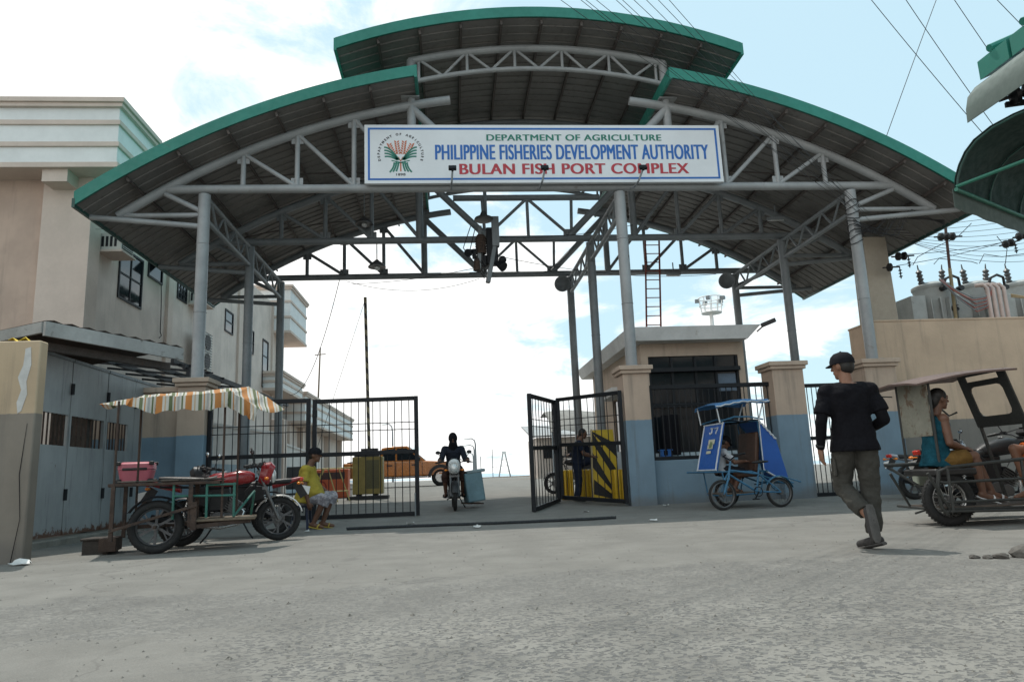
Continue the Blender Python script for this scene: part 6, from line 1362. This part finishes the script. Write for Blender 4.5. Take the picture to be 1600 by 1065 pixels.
person('driver in pale grey shirt and dark cap sitting inside the blue pedicab', (5.08, 13.50, 0), R(8), dict(
    pel=(-.03, 0, .74), ch=(.0, 0, 1.08), head=(.16, 0, 1.225), face=(.9, 0, -.45),
    shL=(.02, .19, 1.03), elL=(.20, .24, .86), wrL=(.46, .17, .86), hdL=(1, -.1, 0), pnL=(0, 0, -1), shR=(.02, -.19, 1.03), elR=(.18, -.25, .84), wrR=(.44, -.16, .85), hdR=(1, .1, 0), pnR=(0, 0, -1),
    hipL=(0, .09, .70), knL=(.38, .12, .66), anL=(.26, .12, .34), toL=(.40, .13, .30), hipR=(0, -.09, .70), knR=(.38, -.12, .66), anR=(.20, -.12, .34), toR=(.34, -.13, .30)),
    'skin2', wsh, fabric('dark shorts', (.02, .02, .025)), None, 'short', 'three', True, tuck=-.2, sandal=MT['blackplastic'])
# --- brown tricycle at the right edge
TL, TR = (6.42, 8.88, 0), R(-3)
dgm = mat('dark sidecar steel', (.028, .030, .028), .55, 0, .2, 6, (RUST, .12, 10)); rustw = mat('rusted pale sheet', (.22, .22, .18), .65, 0, .15, 3, ((.13, .09, .06), .45, 8), ((.085, .05, .035), .22, 5)); rfm = mat('faded maroon roof sheet', (.13, .088, .076), .6, 0, .18, 2, ((.22, .18, .16), .25, 3))
tc3 = motorcycle('black motorcycle with dark roofed passenger sidecar and rusty rear panel at the right edge', TL, TR, MT['blackplastic'], MT['chrome'], name='passenger_tricycle', cat='tricycle')
wheel(tc3, -.76, -1.02, .30, .055, False, nm='sidecar_wheel', rimm=MT['chrome'])
def tl(p):  # world -> tricycle local
    return (Mx.Translation(V(TL)) @ Mx.Rotation(TR, 4, 'Z')).inverted() @ V(p)
b = MB()
for z0_, z1_ in ((.655, .715), (.49, .50), (.275, .275), (.175, .155)): b.tube([(5.46, 7.80, z0_-.05 if z0_ > .6 else z0_), (5.52, 7.72, z0_), (6.45, 7.70, z1_), (6.95, 7.72, z1_)], .020 if z0_ > .6 else .016, 8)
b.tube([(5.46, 7.78, .62), (5.42, 7.78, .45), (5.43, 7.78, .22), (5.50, 7.78, .14)], .022, 8); b.cyl((5.52, 7.72, .17), (5.52, 7.72, .64), .016, n=8); b.cyl((6.40, 7.70, .15), (6.40, 7.70, .71), .016, n=8)
for y in (7.75, 8.45): b.tube([(5.3, y, .60), (5.5, y, .20), (6.95, y, .17)], .018, 8)
for x in (5.5, 5.9, 6.3, 6.8): b.cyl((x, 7.73, .18), (x, 8.7, .20), .016, n=8)
b.tube([(5.18, 8.35, .70), (5.5, 8.3, .70), (5.95, 8.3, .68)], .022, 8); b.tube([(5.28, 8.4, .66), (5.55, 8.2, .40), (5.75, 7.9, .24)], .016, 8); b.bar((5.35, 8.15, .14), (5.62, 8.0, .24), .05, .02); b.cyl((5.9, 8.45, .3), (5.95, 8.9, .32), .02, n=8)
b.build('sidecar_frame', dgm, tc3)
b = MB(); b.bx(5.50, 6.95, 7.75, 8.45, .205, .222); b.build('sidecar_floor', mat('brown floor sheet', (.10, .08, .065), .8, 0, .2, 5), tc3)
b = MB(); b.bx(5.45, 5.95, 7.82, 8.42, .56, .64); b.build('bench', MT['leather'], tc3, bevel=.02)
b = MB(); g = []
for i in range(9):
    q = i/8; x = 5.34+1.27*q; g.append([(x, y, 1.655+.15*q+.035*math.sin(q*PI)-.06*((y-8.32)/.55)**2) for y in (7.78, 7.95, 8.3, 8.7, 8.88)])
b.sheet(g, .022); b.build('roof', rfm, tc3)
b = MB(); b.sheet([[(5.585, y, z) for y in (7.97, 8.15, 8.33, 8.52)] for z in (1.02, 1.3, 1.66)], .012); b.build('rear_panel', rustw, tc3)
for x, y, z0_, z1_ in ((5.60, 7.95, .62, 1.66), (5.58, 8.53, .62, 1.66)): b = MB(); b.cyl((x, y, z0_), (x, y, z1_), .016, n=8); b.build('roof_post', dgm, tc3)
b = MB()
b.tube([(5.38, 8.75, 1.62), (5.45, 8.7, 1.56), (5.56, 8.6, 1.54)], .008, 6); b.tube([(6.12, 8.62, 1.45), (6.28, 8.6, 1.28), (6.38, 8.58, 1.32)], .012, 6); b.build('hand_strap', dgm, tc3)
def ws(a, h): return V((6.72-.19*h, 7.90+.80*a, 1.12+.66*h))   # windscreen frame plane: a 0 near .. 1 far
def pane(a0, a1, h0, h1, M_, th=.02):
    vs = []
    for d in (0, th): vs += [ws(a, h)+V((d, 0, 0)) for a, h in ((a0, h0), (a1, h0), (a1, h1), (a0, h1))]
    M_.add(vs, [(0, 1, 2, 3), (7, 6, 5, 4), (0, 4, 5, 1), (1, 5, 6, 2), (2, 6, 7, 3), (3, 7, 4, 0)])
b = MB(); pane(0, 1, 0, .20, b); pane(0, .16, .20, 1.0, b); pane(.84, 1, .20, 1.0, b); pane(.16, .84, .76, .86, b); pane(.16, .84, .96, 1.02, b)
for a, h in ((.16, .20), (.84, .20), (.16, .76), (.84, .76)):   # rounded corners
    s = 1 if a < .5 else -1; u_ = 1 if h < .5 else -1
    vs = [ws(a, h), ws(a+s*.09, h), ws(a+s*.03, h+u_*.025), ws(a, h+u_*.09)]; vs += [v+V((.02, 0, 0)) for v in vs]; b.add(vs, [(0, 1, 2, 3), (7, 6, 5, 4), (0, 4, 5, 1), (1, 5, 6, 2), (2, 6, 7, 3), (3, 7, 4, 0)])
wf = b.build('windscreen_frame', dgm, tc3, smooth=False)
b = MB(); b.bar((6.72, 7.95, 1.14), (6.80, 7.95, .2), .03, .03); b.build('windscreen_post', dgm, tc3); b = MB(); b.bar((6.72, 8.65, 1.14), (6.80, 8.5, .2), .03, .03); b.build('windscreen_post', dgm, tc3)
b = MB(); b.bx(5.68, 5.95, 8.5, 8.62, .44, .62); b.build('battery_box', mat('pale green box', (.30, .33, .27), .6, 0, .15, 6), tc3, bevel=.02)
tq = fabric('turquoise sleeveless top', (.010, .062, .088), .4); och = fabric('ochre shorts', (.14, .08, .025), .25)
person('passenger in turquoise sleeveless top and ochre shorts sitting in the tricycle sidecar', (5.64, 8.12, 0), R(-4), dict(
    pel=(.04, 0, .74), ch=(.10, 0, 1.25), head=(.185, 0, 1.455), face=(1, .05, -.08),
    shL=(.10, .165, 1.21), elL=(.15, .20, .95), wrL=(.40, .08, .87), hdL=(.95, -.35, -.1), pnL=(0, -.3, -1), shR=(.10, -.165, 1.21), elR=(.11, -.20, .93), wrR=(.36, -.06, .86), hdR=(.95, .3, -.1), pnR=(0, .3, -1),
    hipL=(.06, .09, .71), knL=(.56, .10, .78), anL=(.70, .08, .34), toL=(.86, .09, .265), hipR=(.06, -.09, .71), knR=(.42, -.13, .77), anR=(.46, -.12, .34), toR=(.62, -.14, .265), curl=(.7, 0, 0)),
    'skin2', tq, och, None, 'none', 'short', None, sandal=mat('pale sandal', (.6, .6, .6), .6), vox=.0075, tuck=-.17, fit=.020, hair=False, bun=True)
person('passenger in orange shorts facing backward at the very right edge of the picture', (7.24, 8.10, 0), R(176), dict(
    pel=(-.02, 0, .74), ch=(-.04, 0, 1.24), head=(.02, 0, 1.44), face=(1, 0, -.08),
    shL=(-.04, .165, 1.20), elL=(.02, .22, .95), wrL=(.26, .12, .88), hdL=(1, -.2, -.1), pnL=(0, 0, -1), shR=(-.04, -.165, 1.20), elR=(.02, -.22, .95), wrR=(.26, -.12, .88), hdR=(1, .2, -.1), pnR=(0, 0, -1),
    hipL=(0, .09, .71), knL=(.44, .11, .84), anL=(.36, .10, .34), toL=(.52, .11, .265), hipR=(0, -.09, .71), knR=(.47, -.11, .84), anR=(.38, -.10, .34), toR=(.54, -.11, .265)),
    'skin', fabric('white top', (.5, .5, .5)), fabric('orange shorts', (.55, .13, .03)), None, 'short', 'short', None, tuck=-.13)
b = MB(); b.bx(7.02, 7.5, 7.82, 8.42, .56, .64); b.build('front_bench', MT['leather'], tc3, bevel=.02)
# ================================================================ ORANGE PICKUP
pu_ = thing('pickup_truck', 'orange double cab pickup with black wheel arches parked inside the port', 'pickup', (-3.7, 33, gz(33)))
org = mat('orange car paint', (.46, .15, .025), .25, .1, .05, 1, coat=.6); zb = gz(33)
def pl(x, y, z): return V((-3.75+x, 32.6+y, zb+z))   # x forward from rear axle, y 0 near side .. 1.85 far side
def section(pts_lo, pts_hi, wlo, whi, mt_, nm, par, bev=.05):
    n = len(pts_lo); vs = []
    return None
b = MB(); prof_b = [(-1.05, .55), (-1.08, 1.12), (.35, 1.12), (.40, 1.14), (2.55, 1.12), (3.55, 1.05), (4.05, .96), (4.12, .60), (4.05, .45), (-.95, .45)]
b.prism(prof_b, 1.80, tuple(pl(0, .92, 0))); body = b.build('body', org, pu_, bevel=.06)
b = MB(); cabn = [(.45, 1.12, 0), (.62, 1.74, .12), (.95, 1.80, .14), (1.75, 1.80, .14), (2.55, 1.12, 0)]
vs = [pl(x, .05+o, z) for x, z, o in cabn]+[pl(x, 1.79-o, z) for x, z, o in cabn]; b.add(vs, [(4, 3, 2, 1, 0), (5, 6, 7, 8, 9)]+[(i, i+1, i+6, i+5) for i in range(4)]+[(4, 0, 5, 9)]); b.build('cab', org, pu_, bevel=.03)
for pts in ([(.62, 1.17), (.74, 1.66), (1.22, 1.70), (1.22, 1.17)], [(1.30, 1.17), (1.30, 1.70), (1.72, 1.70), (2.32, 1.17)]):
    b = MB(); b.add([pl(x, .05+.14*(z-1.12)/.68-.012, z) for x, z in pts]+[pl(x, .05+.14*(z-1.12)/.68+.03, z) for x, z in pts], [(3, 2, 1, 0), (4, 5, 6, 7), (0, 1, 5, 4), (1, 2, 6, 5), (2, 3, 7, 6), (3, 0, 4, 7)]); b.build('side_window', MT['glass'], pu_, smooth=False)
b = MB(); b.add([pl(1.80, .25, 1.77), pl(1.80, 1.59, 1.77), pl(2.52, 1.70, 1.15), pl(2.52, .14, 1.15)]+[pl(1.83, .25, 1.78), pl(1.83, 1.59, 1.78), pl(2.56, 1.70, 1.15), pl(2.56, .14, 1.15)], [(0, 1, 2, 3), (7, 6, 5, 4), (0, 4, 5, 1), (1, 5, 6, 2), (2, 6, 7, 3), (3, 7, 4, 0)]); b.build('windscreen', MT['glass'], pu_, smooth=False)
for x in (0, 3.22):
    b = MB(); c = pl(x, -.03, .42); n_ = 20; o_ = [(c.x+.56*math.cos(PI*i/n_), c.z-.05+.56*math.sin(PI*i/n_)) for i in range(n_+1)]; i_ = [(c.x+.42*math.cos(PI*i/n_), c.z-.05+.42*math.sin(PI*i/n_)) for i in range(n_, -1, -1)]; b.prism(o_+i_, .12, (0, c.y+.03, 0)); b.build('wheel_arch', MT['blackplastic'], pu_)
    for yy in (0, 1.72):
        w = MB(); cc = pl(x, yy+.12, .38); w.torus(cc, (0, 1, 0), .29, .115, 36, 10, 1.0); wl = w.build('wheel', MT['rubber'], pu_)
        w = MB(); w.cyl(cc+V((0, -.10, 0)), cc+V((0, .1, 0)), .20, n=24)
        for q in range(6): a = q*PI/3; w.bar(cc+V((0, -.11, 0)), cc+V((.22*math.cos(a), -.11, .22*math.sin(a))), .03, .05, (0, 1, 0))
        w.torus(cc+V((0, -.09, 0)), (0, 1, 0), .215, .018, 28, 6); w.build('rim', MT['chrome'], wl)
b = MB(); b.bx(*sorted((pl(.55, 0, 0).x, pl(2.65, 0, 0).x)), pl(0, -.06, 0).y, pl(0, .12, 0).y, zb+.38, zb+.44); b.build('side_step', MT['blackplastic'], pu_)
b = MB()
for x in (1.26, 2.42): b.bx(pl(x, 0, 0).x-.008, pl(x, 0, 0).x+.008, pl(0, .0, 0).y, pl(0, .03, 0).y, zb+.52, zb+1.10)
b.bx(pl(.85, 0, 0).x, pl(1.1, 0, 0).x, pl(0, -.03, 0).y, pl(0, .03, 0).y, zb+.93, zb+.98); b.bx(pl(1.95, 0, 0).x, pl(2.2, 0, 0).x, pl(0, -.03, 0).y, pl(0, .03, 0).y, zb+.93, zb+.98); b.build('door_trim', MT['blackplastic'], pu_)
b = MB(); b.box(pl(2.25, -.12, 1.22), (.18, .22, .18)); b.build('wing_mirror', MT['blackplastic'], pu_, bevel=.04)
b = MB(); b.box(pl(4.02, .25, .86), (.18, .36, .16)); b.build('headlight', MT['lens'], pu_, bevel=.03); b = MB(); b.box(pl(4.1, .92, .5), (.14, 1.8, .22)); b.build('bumper', MT['blackplastic'], pu_, bevel=.03)
b = MB(); b.tube([pl(-.9, .15, 1.14), pl(-.2, .15, 1.2), pl(.35, .18, 1.62)], .03, 8); b.build('roll_bar', MT['blackplastic'], pu_)
# ================================================================ SMALL THINGS ON THE GROUND
b = MB(); pts = [(-1.72+4.36*i/60, 12.14-.44*i/60+.05*math.sin(i*.13)+.012*math.sin(i*.9)+(.10*max(0, i-54)/6), .024) for i in range(61)]
b.tube(pts, .022, 8)
for i in range(120): f = i/119*59.9; a = int(f); p = V(pts[a]).lerp(V(pts[a+1]), f-a); b.torus(p, (1, -.1, .25*(-1)**i), .023, .007, 8, 5)
tag(b.build('rope', mat('dark thick rope', (.03, .034, .038), .9, 0, .25, 20)), 'thick dark rope laid across the road in front of the gate', 'rope')
stm = mat('broken concrete', (.15, .14, .125), .9, 0, .25, 6, ((.07, .06, .05), .3, 7), bump=.01)
def lump(x, y, s, lab, seed, grp=None, flat=.55):
    q = random.Random(seed); bm_ = bmesh.new(); bmesh.ops.create_icosphere(bm_, subdivisions=2, radius=1)
    ks = [(V((q.gauss(0, 1), q.gauss(0, 1), q.gauss(0, 1))).normalized(), q.uniform(.55, .9)) for _ in range(9)]
    for v in bm_.verts:
        for nn_, d in ks:
            e = v.co.dot(nn_)-d
            if e > 0: v.co -= nn_*e*.9
        v.co += V((q.gauss(0, .02),)*3)
    me = bpy.data.meshes.new('rock'); bm_.to_mesh(me); bm_.free(); o = link(me, 'rubble', stm, None, ang=12); o.location = (x, y, s*flat*.45); o.scale = (s*1.5, s, s*flat); o.rotation_euler = (0, 0, q.random()*6)
    tag(o, lab, 'rubble', grp)
lump(4.38, 5.26, .13, 'biggest lump of broken concrete at the right edge of the road', 1)
for i, (x, y, s) in enumerate(((4.02, 5.32, .035), (4.10, 5.28, .045), (3.94, 5.36, .03), (4.18, 5.36, .03))): lump(x, y, s, 'small chip of broken concrete beside the big lump on the right', i+5, 'chips of broken concrete', .7)
q = random.Random(11); b = MB()
for i in range(1400):
    y = 2.2+11*q.random()**1.3; x = q.uniform(-.75, .95)*y+q.uniform(-.5, .5); s = q.uniform(.003, .009)*(1 if q.random() < .96 else 1.9); r_ = Mx.Rotation(q.random()*6.28, 3, 'Z')
    if y > 9 and x < -2: continue
    b.add([V((x, y, gz(y)+.0005))+r_ @ V(p) for p in ((-s, -s*.7, 0), (s, -s*.6, 0), (s*.7, s*.8, 0), (-s*.8, s*.6, 0), (-s*.3, -s*.2, s*.9), (s*.35, s*.1, s*.8))], [(0, 1, 5, 4), (1, 2, 5), (2, 3, 4, 5), (3, 0, 4)])
gr_ = b.build('grit', mat('loose grit', (.19, .18, .16), .9, 0, .4, 25), smooth=False, fix=False); gr_['kind'] = 'stuff'; gr_['label'] = 'loose grit and pebbles scattered over the road'; gr_['category'] = 'grit'
lit = mat('white litter paper', (.62, .62, .60), .8)
for i, (x, y, s, lab) in enumerate(((-.75, 13.0, .06, 'crumpled white paper on the road just behind the rope'), (.35, 11.2, .05, 'wet white scrap on the road in front of the rope'), (-2.35, 12.1, .04, 'white scrap on the ground near the feet of the seated man'), (3.0, 10.9, .05, 'white scrap on the sunlit road to the right of the rope'), (4.3, 14.6, .05, 'white litter at the foot of the blue wall'), (-4.82, 8.72, .08, 'dirty white rag at the foot of the tan wall end'), (2.55, 14.0, .05, 'white scraps on the ground in front of the folded gate'))):
    q = random.Random(i+40); b = MB(); b.sheet([[(x+s*(a-1.5)*.7+q.uniform(-.3, .3)*s, y+s*(c-1.5)*.6+q.uniform(-.3, .3)*s, gz(y)+.012+abs(q.gauss(0, .35))*s) for c in range(4)] for a in range(4)], .003); tag(b.build('litter', lit), lab, 'litter')
